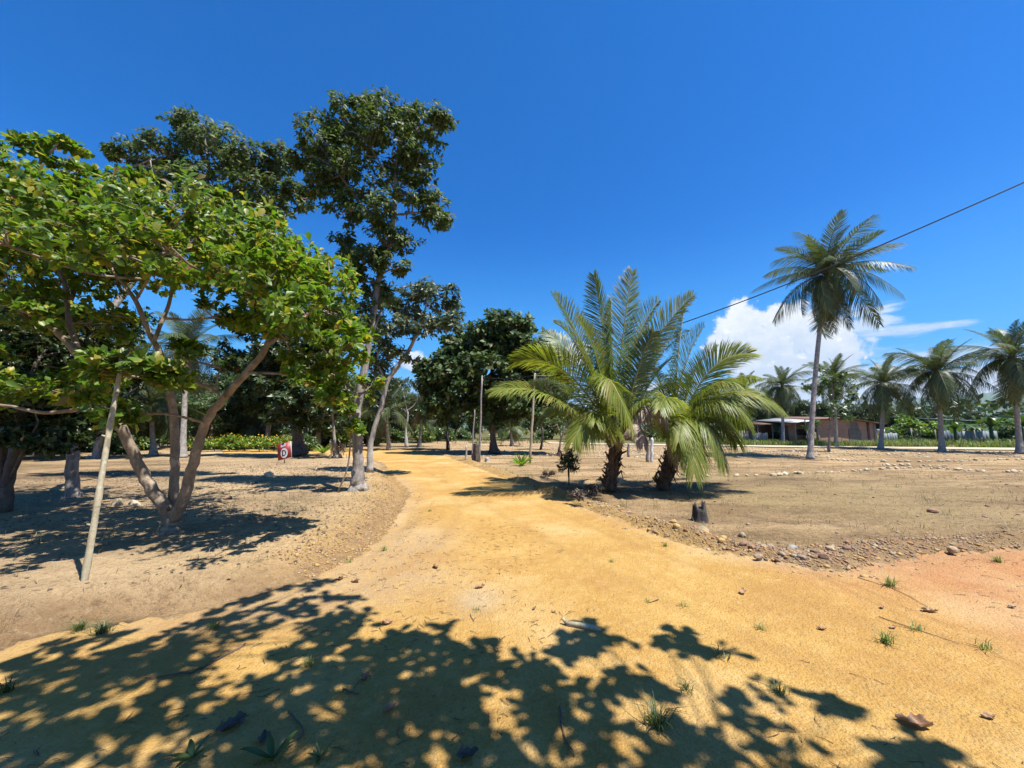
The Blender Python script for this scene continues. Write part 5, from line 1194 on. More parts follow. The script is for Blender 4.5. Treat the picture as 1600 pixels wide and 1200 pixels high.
plank_fence('plank_fence', 'mossy grey plank fence half hidden by the young palm fronds', 1096, 1132, 41.5, 1.45, M['greenwood'], 12)
plank_fence('plank_fence', 'pale wooden plank fence in front of the rusty roof', 1133, 1166, 41.0, 1.40, M['greywood'], 12)
plank_fence('plank_fence', 'short run of pale vertical boards right of the small porch palm', 1172, 1196, 41.0, 1.15, M['greywood'], 8)
plank_fence('sheet_fence', 'pale grey metal sheet fence right of the brick house', 1374, 1397, 42, 1.15, M['grey_sheet'], 6)
plank_fence('sheet_fence', 'dark blue-grey sheet fence behind the second palm trunk', 1468, 1496, 43.5, 1.4, M['blue_sheet'], 5)
plank_fence('sheet_fence', 'pale corrugated sheet fence behind the banana plants', 1498, 1552, 43.8, 1.35, M['grey_sheet'], 9)


def shed(name, label, pxa, pxb, Yb, zl, zr, depth, roofm, wallm, rise=.5, posts=4):
    a, c = PX(pxa, Yb), PX(pxb, Yb); root = thing(name, label, 'shed', (a[0], Yb, floor_z(a[0], Yb))); L_ = c[0] - a[0]
    g = Geo(); V = [(0, 0, zl), (L_, 0, zr), (L_, depth, zr + rise), (0, depth, zl + rise)]; V += [(a_, b_, c_ + .06) for a_, b_, c_ in V]
    g.add(V, [(0, 1, 2), (0, 2, 3), (4, 6, 5), (4, 7, 6), (0, 4, 5), (0, 5, 1), (3, 2, 6), (3, 6, 7), (0, 3, 7), (0, 7, 4), (1, 5, 6), (1, 6, 2)]); geo_obj('roof', g, roofm, root)
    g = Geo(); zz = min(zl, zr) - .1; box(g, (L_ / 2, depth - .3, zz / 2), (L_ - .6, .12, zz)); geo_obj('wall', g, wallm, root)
    for i in range(posts):
        xx = .3 + (L_ - .6) * i / (posts - 1); g = Geo(); tube(g, [(xx, .3, -.1), (xx, .3, min(zl, zr) + .02)], [.07, .06], 7); geo_obj('post', g, M['greywood'], root)


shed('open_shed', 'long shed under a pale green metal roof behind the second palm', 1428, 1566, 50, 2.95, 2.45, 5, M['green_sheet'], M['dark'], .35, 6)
shed('small_shed', 'small shed with a white metal roof behind the young palm fronds', 1092, 1134, 44, 2.0, 1.95, 3, M['zinc'], M['greenwood'], .3, 3)
shed('dark_lean_to', 'dark lean-to with a rusty roof at the left end of the brick house', 1180, 1234, 41.5, 2.0, 2.15, 3, M['brown'], M['brick'], .3, 3)
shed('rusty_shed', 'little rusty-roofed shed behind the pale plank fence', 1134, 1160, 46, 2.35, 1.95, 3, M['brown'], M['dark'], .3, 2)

sg = PX(1372, 36.5); sg[2] = floor_z(*sg[:2]); wt = thing('white_box', 'small white box on a post right of the brick house', 'box', sg)
g = Geo(); tube(g, [(0, 0, 0), (0, 0, 1.2)], [.04, .04], 6); geo_obj('post', g, M['greywood'], wt); g = Geo(); box(g, (0, 0, 1.4), (.5, .3, .38)); geo_obj('cabinet', g, M['white'], wt)
for px, Yb, h, lab in [(1160 + 98, 36.5, 2.5, 'thin pole leaning in front of the house porch'), (1517, 38, 1.5, 'dark fence post in the grass verge before the banana plants'), (1419, 39.5, 1.7, 'pale fence post in the grass below the lime bush'), (1456, 40.5, 1.5, 'thin fence post in the grass left of the second palm')]:
    bb = PX(px, Yb); bb[2] = floor_z(*bb[:2]); g = Geo(); tube(g, [bb, bb + np.array([-.15 if h > 2 else 0, 0, h])], [.055, .045], 7, 0, .05)
    tag(geo_obj('fence_post' if h < 2 else 'thin_pole', g, M['post_grey'], None, bb), lab, 'post')

# ------------------------------------------------------------------ poles, cable, sign, stump
pb0 = GZ(131, 908); g = Geo()
p_, r_ = smooth_path([pb0 - np.array([0, 0, .1]), P(150, 800, pb0[1] + .10), P(172, 665, pb0[1] + .25), P(184, 600, pb0[1] + .33), P(192, 545, pb0[1] + .40)], [.027, .026, .024, .021, .018], 6)
r_ = r_ * (1 + .14 * (np.arange(len(r_)) % 5 == 2)); tube(g, p_, r_, 12, 0, .07)
for kk in (5, 11, 16): tube(g, [p_[kk], p_[kk] + np.array([(-1) ** kk * .05, -.02, .02])], [.014, .008], 6, 0, .1)
tag(geo_obj('wooden_pole', g, M['pole'], None, pb0, True), 'pale peeled pole leaning against the cashew limb in the left foreground', 'pole')


def pole(pxb, pyb, pxt, pyt, r, mat, name, label, cat='pole', dY=0.0):
    b_ = GZ(pxb, pyb); t_ = P(pxt, pyt, b_[1] + dY); g = Geo(); k_ = 9; s = np.linspace(0, 1, k_)[:, None]
    pts = b_ * (1 - s) + t_ * s + np.random.RandomState(int(pxb)).normal(0, min(r * .2, .012), (k_, 3)); pts[0] = b_ - [0, 0, .1]
    tube(g, pts, np.linspace(r, r * .75, k_), 10, 0, .05); tag(geo_obj(name, g, mat, None, b_, True), label, cat); return b_, t_


pA = pole(749, 722, 753, 587, .052, M['post_grey'], 'wooden_pole', 'straight brown wooden pole at the right edge of the path')
pB = pole(828, 724, 836, 583, .06, M['pole'], 'wooden_pole', 'pale crooked wooden pole carrying the black cable')
pole(737, 716, 742, 640, .04, M['post_grey'], 'thin_stake', 'thin grey stake just left of the brown wooden pole', 'stake')
pole(728, 719, 729, 697, .05, M['bark_pale'], 'short_post', 'short pale post at the path edge left of the stakes', 'post')
pole(744, 721, 745, 693, .22, M['bark_dark'], 'burnt_trunk', 'dark cut tree trunk standing right behind the brown pole', 'stump')
pole(761, 722, 761, 716, .13, M['bark_pale'], 'cut_stump', 'short pale cut stump right of the brown pole', 'stump')
pole(1012, 722, 1012, 684, .085, M['post_grey'], 'concrete_post', 'grey post showing between the two young palms', 'post')
pole(1018, 722, 1019, 684, .08, M['white'], 'white_post', 'whitish post showing between the two young palms, right of the grey one', 'post')
pole(982, 714, 982, 693, .09, M['post_grey'], 'low_post', 'low dark post behind the bigger young palm', 'post')

cab = [pB[1] + np.array([0, 0, -.03]), P(1080, 500, 12.6), P(1250, 436, 10.6), P(1400, 373, 9.3), P(1600, 285, 8.0), P(1900, 150, 6.7), P(3000, -330, 4.2)]
p_, r_ = smooth_path(cab, [.014] * 7, 10); g = Geo(); tube(g, p_, .016, 6); tag(geo_obj('power_cable', g, M['black']), 'black overhead cable sagging across the sky from the pale pole to the upper right', 'cable')
g = Geo(); s = np.linspace(0, 1, 12); a, c = pA[1] + np.array([0, 0, -.08]), pB[1] + np.array([0, 0, -.1]); pts = a * (1 - s)[:, None] + c * s[:, None]; pts[:, 2] -= .12 * np.sin(np.pi * s)
tube(g, pts, .012, 5); tag(geo_obj('thin_wire', g, M['black']), 'thin dark wire strung between the brown and the pale pole', 'wire')
g = Geo(); rng = np.random.RandomState(9); t0 = pB[1]
tube(g, [t0 + [-.05, 0, -.12], t0 + [.75, 0, -.14]], .02, 6)
tag(geo_obj('cross_stick', g, M['post_grey'], None, t0), 'short crosspiece tied near the top of the pale pole', 'stick')
g = Geo()
for q in range(7):
    x_ = .15 + q * .08; z_ = rng.uniform(.5, 1.1); tube(g, [t0 + [x_, 0, -.14], t0 + [x_ + rng.normal(0, .05), .03, -.14 - z_ * .5], t0 + [x_ + rng.normal(0, .1), 0, -.14 - z_]], [.012, .012, .008], 4)
tag(geo_obj('hanging_cords', g, M['twig'], None, t0), 'tangle of cords hanging from the crosspiece on the pale pole', 'cords')

# sign with a letter
sb = GZ(443, 724); SYd = sb[1]; pxm = SYd / F
M['sign_red'] = flat_mat('sign_red', (.36, .022, .03), .5, .12, 5); M['sign_cream'] = flat_mat('sign_edge_cream', (.75, .62, .50), .6, .1)
sg = thing('letter_sign', 'tilted dark red sign with a black letter D in a white circle on a stake', 'sign', sb)
Wp, Hp = 20 * pxm, 25 * pxm; cz = (CAM_H + (670 - 704) / F * SYd) - sb[2]
rot = bpy.data.objects.new('board_pivot', None)
bpy.data.objects.remove(rot)


def rotg(g, ang_, c):
    v, t, mi = g.arrays(); ca, sa = math.cos(ang_), math.sin(ang_); x, z = v[:, 0].copy(), v[:, 2].copy()
    v[:, 0] = x * ca - z * sa; v[:, 2] = x * sa + z * ca + 0.12 * v[:, 0]; v += np.asarray(c); o = Geo(); o.add(v, t); return o


cS = np.array([0, 0, cz]); TA = math.radians(7)
g = Geo(); box(g, (0, 0, 0), (Wp, .03, Hp)); geo_obj('board', rotg(g, TA, cS), M['sign_red'], sg)
g = Geo(); box(g, (Wp / 2 + .012, -.003, 0), (.024, .042, Hp * 1.02)); box(g, (Wp * .22, -.003, -Hp / 2 - .012), (Wp * .6, .042, .022)); geo_obj('edge_strip', rotg(g, TA, cS), M['sign_cream'], sg)
g = Geo(); n_ = 28; a_ = np.linspace(0, 2 * np.pi, n_, endpoint=False); rx, rz = Wp * .27, Hp * .31
V = np.concatenate([[[0, 0, 0]], np.stack([rx * np.cos(a_), 0 * a_, rz * np.sin(a_)], -1)]); g.add(V + [0, -.019, -Hp * .12], [(0, 1 + (i + 1) % n_, 1 + i) for i in range(n_)])
geo_obj('disc', rotg(g, TA, cS), M['white'], sg)
g = Geo(); hw, hh_ = rx * .62, rz * .62; tk = rx * .30                # letter D
def dshape(w0, h0, k=12):
    a = np.linspace(-np.pi / 2, np.pi / 2, k); xs_ = -w0 * .55 + (w0 * 1.45) * np.cos(a); zs_ = h0 * np.sin(a)
    xs_[0] = xs_[-1] = -w0 * .55 + .0; return np.stack([np.concatenate([[-w0, -w0], xs_[::-1]][::1]), np.concatenate([[-h0, h0], zs_[::-1]])], -1)
o1 = dshape(hw, hh_); i1 = dshape(hw - tk, hh_ - tk * 1.1); k_ = len(o1)
V = np.array([(x_, -.023, z_ - Hp * .12) for x_, z_ in np.concatenate([o1, i1])]); t = []
for i in range(k_): j = (i + 1) % k_; t += [(i, j, k_ + j), (i, k_ + j, k_ + i)]
g.add(V, t); geo_obj('letter_d', rotg(g, TA, cS), M['black'], sg)
g = Geo()
for a, c in (((-.26, .30), (-.10, .44)), ((-.10, .30), (-.26, .44))): pass
zt = Hp * .36
g.add([(-Wp * .24, -.019, zt - Hp * .1), (Wp * .14, -.019, zt - Hp * .06), (Wp * .20, -.019, zt + Hp * .10), (Wp * .02, -.019, zt + Hp * .12), (-Wp * .02, -.019, zt + .0), (-Wp * .22, -.019, zt + Hp * .08)], [(0, 1, 4), (1, 2, 3), (1, 3, 4), (0, 4, 5)])
geo_obj('white_mark', rotg(g, TA, cS), M['white'], sg)
g = Geo(); g.add([(-Wp * .20, -.022, zt + Hp * .13), (Wp * .06, -.022, zt + Hp * .13), (-Wp * .05, -.022, zt - Hp * .02)], [(0, 2, 1)]); geo_obj('black_mark', rotg(g, TA, cS), M['black'], sg)
g = Geo(); tube(g, [(0.02, .03, -.1), (0, .03, cz + .1)], [.02, .02], 6); geo_obj('stake', g, M['bark_dark'], sg)

# charred stump
sb = GZ(1094, 814); g = Geo(); n_ = 26; rng = np.random.RandomState(4); a_ = np.linspace(0, 2 * np.pi, n_, endpoint=False)
flt = 1 + .16 * np.sin(a_ * 5 + 1) + rng.normal(0, .05, n_); lv = [0, .05, .14, .24, .32]; base_r = [.20, .165, .145, .135, .125]; V = []
topn = np.clip(.30 + .07 * np.sin(a_ * 2 + 1.0) + rng.normal(0, .035, n_), .18, .42)
for z_, r_ in zip(lv, base_r): V += [(r_ * f * math.cos(q), r_ * f * math.sin(q), z_ * tp / .32) for q, f, tp in zip(a_, flt, topn)]
V += [(r_ * .72 * f * math.cos(q), .12 * .72 * f * math.sin(q), tp - .02) for q, f, tp in zip(a_, flt, topn)]
V += [(.3 * .12 * math.cos(q), .3 * .12 * math.sin(q), .16) for q in a_]; V.append((0, 0, .15)); t = []
for L_ in range(6):
    for i in range(n_): j = (i + 1) % n_; A = L_ * n_; t += [(A + i, A + j, A + n_ + j), (A + i, A + n_ + j, A + n_ + i)]
t += [(6 * n_ + i, 6 * n_ + (i + 1) % n_, 7 * n_) for i in range(n_)]
g.add(V, t); o = geo_obj('charred_stump', g, M['char'], None); o.location = sb - np.array([0, 0, .02]); o.scale = (.74, .74, .86); tag(o, 'blackened jagged tree stump above the rubble line on the right', 'stump')

# ------------------------------------------------------------------ stones
ROCKS = {}
ICO = []
for sd_ in range(7):
    bm = bmesh.new(); bmesh.ops.create_icosphere(bm, subdivisions=2, radius=1.0); rng = np.random.RandomState(sd_)
    dirs = norm(rng.normal(size=(9, 3))); off = rng.uniform(.55, .95, 9); sc = np.array([1, rng.uniform(.65, .95), rng.uniform(.45, .75)])
    for v_ in bm.verts:
        p = np.array(v_.co)
        for d_, o__ in zip(dirs, off):
            q = p.dot(d_)
            if q > o__: p = p - d_ * (q - o__) * .85
        v_.co = p * sc * (1 + rng.normal(0, .025))
    ICO.append(bm)
for key in ('rock_y', 'rock_p', 'rock_w', 'rock_grey'):
    ROCKS[key] = []
    for bm in ICO:
        me = bpy.data.meshes.new('stone'); bm.to_mesh(me); me.materials.append(M[key]); ROCKS[key].append(me)


def stone(p, s, key, label, group=None, name='stone', rng=R):
    o = obj(name, ROCKS[key][rng.randint(7)]); o.location = p + np.array([0, 0, s * .28]); o.rotation_euler = (rng.normal(0, .25), rng.normal(0, .25), rng.uniform(0, 6.28)); o.scale = (s,) * 3
    return tag(o, label, 'stone', group)


rng = np.random.RandomState(77)
gl = 'stones of the rubble line on the right edge of the path'
for i in range(135):
    s = rng.uniform(0, 1); idx = np.interp(s, [0, .25, 1], [7.2, 10.0, 15.2]); k = int(idx); f = idx - k; e = RE_EXT[k] * (1 - f) + RE_EXT[k + 1] * f; tg_ = norm(RE_EXT[k + 1] - RE_EXT[k]); nr_ = np.array([-tg_[1], tg_[0]])
    q = e + nr_ * -rng.normal(-.26, .16) if False else e + nr_ * rng.normal(.30, .17)
    key = 'rock_y' if rng.uniform() < np.interp(s, [0, .5, .8], [1, .75, .15]) else 'rock_p'
    sz = np.clip(rng.lognormal(-3.6, .45), .015, .062)
    z = floor_z(*q); lab = 'yellowish stone lying in the rubble line beside the yellow path' if key == 'rock_y' else 'pinkish stone lying in the rubble line beside the path'
    stone(np.array([q[0], q[1], z]), sz, key, lab, gl, rng=rng)
for px, py, s, key, lab in [(1098, 832, .10, 'rock_y', 'largest round yellow stone in the rubble, straight below the charred stump'), (1085, 828, .085, 'rock_y', 'flat orange-yellow stone touching the largest yellow one'), (1052, 817, .08, 'rock_y', 'yellow stone at the left end of the stones below the stump'),
                            (1160, 838, .075, 'rock_y', 'rounded orange stone standing proud right of the stump'), (1239, 857, .055, 'rock_grey', 'pale blue-grey stone at the right end of the rubble'), (1185, 872, .055, 'rock_p', 'pink stone lying alone on the path side of the rubble'),
                            (1222, 868, .05, 'rock_p', 'dark pinkish stone in front of the pale blue-grey one'), (1488, 862, .07, 'rock_w', 'pale stone on the edge of the red track'), (1458, 801, .09, 'rock_p', 'dark brown clod lying alone in the open field'),
                            (420, 745, .19, 'rock_w', 'white boulder in the shade of the left clearing near the sign'), (402, 748, .10, 'rock_w', 'smaller stone touching the white boulder'), (210, 790, .12, 'rock_w', 'pale flat stone left of the cashew foot'), (183, 790, .14, 'rock_p', 'brown stone beside the pale flat one near the cashew'),
                            (355, 780, .09, 'rock_p', 'brown stone in the dappled shade right of the cashew'), (340, 784, .08, 'rock_w', 'pale stone in the dappled shade right of the cashew'), (140, 716, .16, 'rock_w', 'grey stone far left beyond the thick-footed tree'),
                            (495, 735, .07, 'rock_w', 'small white stone between the boulder and the tall trunk'), (573, 762, .05, 'rock_y', 'small yellow stone at the foot of the tall trunk')]:
    stone(GZ(px, py), s, key, lab, rng=rng)
rows_ = [([(1205, 744), (1240, 741), (1330, 737), (1380, 733), (1440, 731), (1500, 735), (1545, 738)], 48, 'nearest'), ([(1285, 718), (1340, 721), (1440, 722), (1520, 720), (1600, 718)], 42, 'second'),
         ([(1180, 712), (1300, 711), (1440, 711)], 22, 'far'), ([(1570, 738), (1600, 738)], 7, 'right'), ([(1370, 727), (1480, 729)], 14, 'mid'), ([(1060, 742), (1100, 745), (1180, 744)], 12, 'left'), ([(1090, 704), (1200, 706), (1290, 705)], 14, 'back')]
gw = 'stones lined up in rows across the field'
for line, n_, nm in rows_:
    line = np.array(line, float); sl = np.linspace(0, len(line) - 1, n_) + rng.normal(0, .02, n_)
    for s in sl:
        s = np.clip(s, 0, len(line) - 1.001); k = int(s); q = line[k] * (1 - s + k) + line[k + 1] * (s - k)
        if rng.uniform() < .12: continue
        stone(GZ(q[0] + rng.normal(0, 1.5), q[1] + rng.normal(0, .35)), rng.uniform(.05, .12) * (1 if nm != 'back' else 1.1), 'rock_w', 'pale stone set in one of the rows across the stony field', gw, rng=rng)


def rubble(name, label, x, y, s, key, rng, cat='gravel'):
    base = np.array([v_.co[:] for v_ in _ico1.verts]); tri = np.array([[v_.index for v_ in f_.verts] for f_ in _ico1.faces]); n = len(x)
    sc = s[:, None] * np.stack([rng.uniform(.8, 1.2, n), rng.uniform(.6, 1, n), rng.uniform(.4, .75, n)], -1)
    v = base[None] * (1 + rng.normal(0, .16, (n, len(base), 1))) * sc[:, None]
    a = rng.uniform(0, 6.28, n); ca, sa = np.cos(a)[:, None], np.sin(a)[:, None]; vx = v[..., 0] * ca - v[..., 1] * sa; vy = v[..., 0] * sa + v[..., 1] * ca
    v = np.stack([vx, vy, v[..., 2]], -1) + np.stack([x, y, floor_zs(x, y) + s * .15], -1)[:, None]
    t = (tri[None] + (np.arange(n) * len(base))[:, None, None]).reshape(-1, 3)
    o = obj(name, mk_mesh(name, v.reshape(-1, 3), t, M[key])); return tag(o, label, cat, kind='stuff')


_ico1 = bmesh.new(); bmesh.ops.create_icosphere(_ico1, subdivisions=1, radius=1.0); _ico1.verts.ensure_lookup_table()


def along(line, n, lo, hi, mu, sg_, rng, sgn=1):
    s = rng.uniform(lo, hi, n); k = s.astype(int); f = (s - k)[:, None]; e = line[k] * (1 - f) + line[k + 1] * f; tg_ = norm(line[k + 1] - line[k]); nr_ = np.stack([-tg_[:, 1], tg_[:, 0]], -1)
    q = e + nr_ * (sgn * rng.normal(mu, sg_, n))[:, None]; return q[:, 0], q[:, 1]


x, y = along(RE_EXT, 3600, 4.0, 19.5, .22, .24, rng); rubble('rubble_gravel', 'small broken rubble along the right edge of the path', x, y, np.clip(rng.lognormal(-4.45, .5, len(x)), .005, .04), 'rock_y', rng)
x, y = along(RE_EXT, 1300, 11.5, 18.5, .30, .26, rng); rubble('pink_rubble', 'small pinkish rubble along the corner of the field', x, y, np.clip(rng.lognormal(-4.4, .5, len(x)), .005, .03), 'rock_p', rng)
x, y = along(LE_EXT, 3800, 8.2, 14.5, .22, .26, rng); rubble('left_gravel', 'yellow gravel spilled along the left edge of the path', x, y, np.clip(rng.lognormal(-4.75, .5, len(x)), .004, .03), 'rock_y', rng)
n_ = 9000; a_ = rng.uniform(-60, 60, n_) * np.pi / 180; rr = 1.5 + 9 * rng.uniform(0, 1, n_) ** 1.3; x, y = rr * np.sin(a_), rr * np.cos(a_); kp = fields(x, y)[1] > .2; x, y = x[kp], y[kp]
rubble('path_grit', 'fine yellow grit scattered over the path', x, y, np.clip(rng.lognormal(-5.6, .4, len(x)), .0015, .010), 'rock_y', rng)
n_ = 8000; x = rng.uniform(-16, 26, n_); y = rng.uniform(2.5, 26, n_); kp = fields(x, y)[1] < -.3; x, y = x[kp], y[kp]
rubble('field_clods', 'small clods and pebbles strewn over the bare earth', x, y, np.clip(rng.lognormal(-4.3, .5, len(x)), .006, .05), 'rock_p', rng, 'clods')
n_ = 2600; x = rng.uniform(-6, 40, n_); y = np.round(rng.uniform(22, 46, n_) / 1.6) * 1.6 + rng.normal(0, .12, n_); kp = (fields(x, y)[1] < -.5) & (y < np.interp(x, [4, 12, 20, 30, 40, 75], [40, 36.5, 34.0, 30.2, 27.8, 22])); x, y = x[kp], y[kp]
rubble('row_stones', 'countless little stones in faint rows at the back of the field', x, y, rng.uniform(.04, .10, len(x)), 'rock_w', rng, 'stones')

# ------------------------------------------------------------------ litter, twigs, tufts
n_ = 16000; x = rng.uniform(-15, -2.0, n_); y = rng.uniform(3.6, 17, n_); f = fields(x, y); kp = (f[5]) & (f[2] > .35) & (fbm(x, y, .7, 3, 71) + rng.uniform(-.1, .2, n_) > 0.0); x, y = x[kp], y[kp]; n_ = len(x)
v, t = leaf_mesh(np.stack([x, y, floor_zs(x, y) + .008], -1), np.stack([rng.normal(size=n_), rng.normal(size=n_), np.full(n_, .1)], -1), np.stack([rng.normal(0, .35, n_), rng.normal(0, .35, n_), np.ones(n_)], -1), rng.uniform(.02, .075, n_), rng.uniform(.012, .035, n_), LEAF_MID)
tag(obj('leaf_litter', mk_mesh('leaf_litter', v, t, M['dark_dry'])), 'fallen dark leaves littering the ground under the left trees', 'leaf litter', kind='stuff')
g = Geo(); n_ = 3200; x = rng.uniform(-7, 12, n_); y = rng.uniform(2.6, 10, n_); f = fields(x, y); kp = (f[1] < -.15); x, y = x[kp], y[kp]
blades(g, x, y, floor_zs(x, y), rng.uniform(.02, .13, len(x)), .006, rng, .9)
tag(geo_obj('dry_stubble', g, M['straw']), 'thin dry stubble sprouting from the bare banks', 'stubble', kind='stuff')
g = Geo(); nc = 420; cx = rng.uniform(-9, 16, nc); cy_ = rng.uniform(2.8, 17, nc); f = fields(cx, cy_); kp = f[1] < -.1; cx, cy_ = cx[kp], cy_[kp]
for cx_, cyy in zip(cx, cy_):
    k_ = rng.randint(5, 16); x, y = cx_ + rng.normal(0, .05, k_), cyy + rng.normal(0, .05, k_); blades(g, x, y, floor_zs(x, y), rng.uniform(.04, .20, k_), .006, rng, 1.0, int(rng.uniform() < .35))
tag(geo_obj('dry_weeds', g, [M['straw'], M['grass_dk']]), 'small dried and green weeds dotted over the bare plots', 'weeds', kind='stuff')
g = Geo(); n_ = 5000; x = rng.uniform(-5, 7, n_); y = rng.uniform(1.5, 9, n_); f = fields(x, y); kp = (f[1] > .1) & (fbm(x, y, 1.1, 3, 72) > .02 + .1 * (x > 0)); x, y = x[kp], y[kp]
for xx, yy in zip(x[:1100], y[:1100]):
    a = rng.uniform(0, 6.28); L_ = rng.uniform(.02, .09); z_ = floor_z(xx, yy) + .004; u = np.array([math.cos(a), math.sin(a), 0]) * L_ / 2; c = np.array([xx, yy, z_])
    tube(g, [c - u, c + [rng.normal(0, .006), rng.normal(0, .006), .004], c + u], [.0022, .002, .001], 3)
tag(geo_obj('path_debris', g, M['twig']), 'tiny twig bits and leaf stalks scattered on the path', 'debris', kind='stuff')

TUFT = []
for q in range(4):
    gg = Geo(); r_ = np.random.RandomState(q + 70); n_ = [26, 44, 18, 70][q]; L_ = [.11, .15, .09, .19][q]
    blades(gg, r_.normal(0, .025, n_), r_.normal(0, .025, n_), np.full(n_, -.01), r_.uniform(.5, 1.1, n_) * L_, .007, r_, 1.3); v, t, _ = gg.arrays()
    TUFT.append((v, t))
TM = {(i, k): mk_mesh('grass_tuft', v, t, M[k]) for i, (v, t) in enumerate(TUFT) for k in ('grass', 'grass_dk')}
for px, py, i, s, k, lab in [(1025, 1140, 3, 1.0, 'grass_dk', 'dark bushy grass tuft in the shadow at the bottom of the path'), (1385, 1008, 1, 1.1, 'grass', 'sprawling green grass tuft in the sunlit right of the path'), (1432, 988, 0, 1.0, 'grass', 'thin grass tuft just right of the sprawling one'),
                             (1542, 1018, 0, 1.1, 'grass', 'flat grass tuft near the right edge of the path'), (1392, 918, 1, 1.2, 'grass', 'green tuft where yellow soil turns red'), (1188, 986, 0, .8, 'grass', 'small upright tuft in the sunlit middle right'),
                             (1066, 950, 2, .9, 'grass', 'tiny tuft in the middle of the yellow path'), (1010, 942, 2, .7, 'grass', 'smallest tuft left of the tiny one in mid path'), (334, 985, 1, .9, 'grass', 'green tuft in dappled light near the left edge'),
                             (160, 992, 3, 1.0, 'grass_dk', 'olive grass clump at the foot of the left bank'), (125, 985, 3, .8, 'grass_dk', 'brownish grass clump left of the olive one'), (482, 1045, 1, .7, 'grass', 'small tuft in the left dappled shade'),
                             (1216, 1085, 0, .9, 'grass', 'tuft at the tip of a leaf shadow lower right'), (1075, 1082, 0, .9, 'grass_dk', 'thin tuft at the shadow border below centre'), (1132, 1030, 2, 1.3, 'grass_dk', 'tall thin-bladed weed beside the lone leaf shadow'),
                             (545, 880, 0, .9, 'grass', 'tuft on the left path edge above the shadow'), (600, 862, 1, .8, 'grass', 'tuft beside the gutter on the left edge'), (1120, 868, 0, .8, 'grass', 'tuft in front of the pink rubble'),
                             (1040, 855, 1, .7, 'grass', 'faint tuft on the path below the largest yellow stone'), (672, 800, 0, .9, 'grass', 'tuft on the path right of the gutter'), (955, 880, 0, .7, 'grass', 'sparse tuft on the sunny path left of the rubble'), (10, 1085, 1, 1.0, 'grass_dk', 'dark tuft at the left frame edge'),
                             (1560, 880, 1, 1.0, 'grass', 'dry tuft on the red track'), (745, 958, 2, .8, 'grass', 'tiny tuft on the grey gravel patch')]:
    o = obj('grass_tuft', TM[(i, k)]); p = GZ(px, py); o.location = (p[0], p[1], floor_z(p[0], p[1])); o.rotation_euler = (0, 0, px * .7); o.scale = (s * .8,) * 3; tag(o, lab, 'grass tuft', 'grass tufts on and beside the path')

# broad-leaved seedlings at the very front
for px, py, lab, s in [(425, 1195, 'seedling with two long green leaves at the bottom edge', .15), (300, 1190, 'small seedling with pointed leaf at the bottom left', .12), (500, 1190, 'tiny shaded seedling at the bottom, right of the long-leaved one', .08)]:
    p = GZ(px, py); rosette('seedling', lab, 'seedling', np.array([p[0], p[1], floor_z(p[0], p[1])]), 5, s, s * .24, M['mid_leaf'], int(px), (.35, 1.1))


def dry_leaf(px, py, L_, mat, lab, seed, curl=.6):
    rng = np.random.RandomState(seed); nx, ny = 18, 9; V = []; ph_ = rng.uniform(0, 6)
    for i in range(nx):
        s = i / (nx - 1); w_ = .27 * math.sin(math.pi * min(1, s ** .85 * .97 + .02)) ** .95 * (1 + .12 * math.sin(s * 23 + ph_) + .06 * rng.normal())
        for j in range(ny):
            u = j / (ny - 1) * 2 - 1; V.append(((s - .5) * L_, u * w_ * L_, (abs(u) ** 1.5 * w_ * curl + .05 * math.sin(s * 9 + u * 4 + ph_) + .03 * math.sin(s * 21 + ph_) * abs(u) - .03 * (abs(u) < .1) + (s - .5) ** 2 * curl) * L_ + .004))
    V.append(((-.62) * L_, .01, .02)); t = []
    for i in range(nx - 1):
        for j in range(ny - 1): A = i * ny + j; t += [(A, A + ny, A + ny + 1), (A, A + ny + 1, A + 1)]
    t.append((ny // 2, ny // 2 + 1, nx * ny))
    o = obj('dry_leaf', mk_mesh('dry_leaf', V, t, mat, smooth=True)); p = GZ(px, py); o.location = (p[0], p[1], floor_z(p[0], p[1]) + .004); o.rotation_euler = (rng.normal(0, .1), rng.normal(0, .1), rng.uniform(0, 6.28)); tag(o, lab, 'leaf', 'fallen leaves lying on the path')
    return o


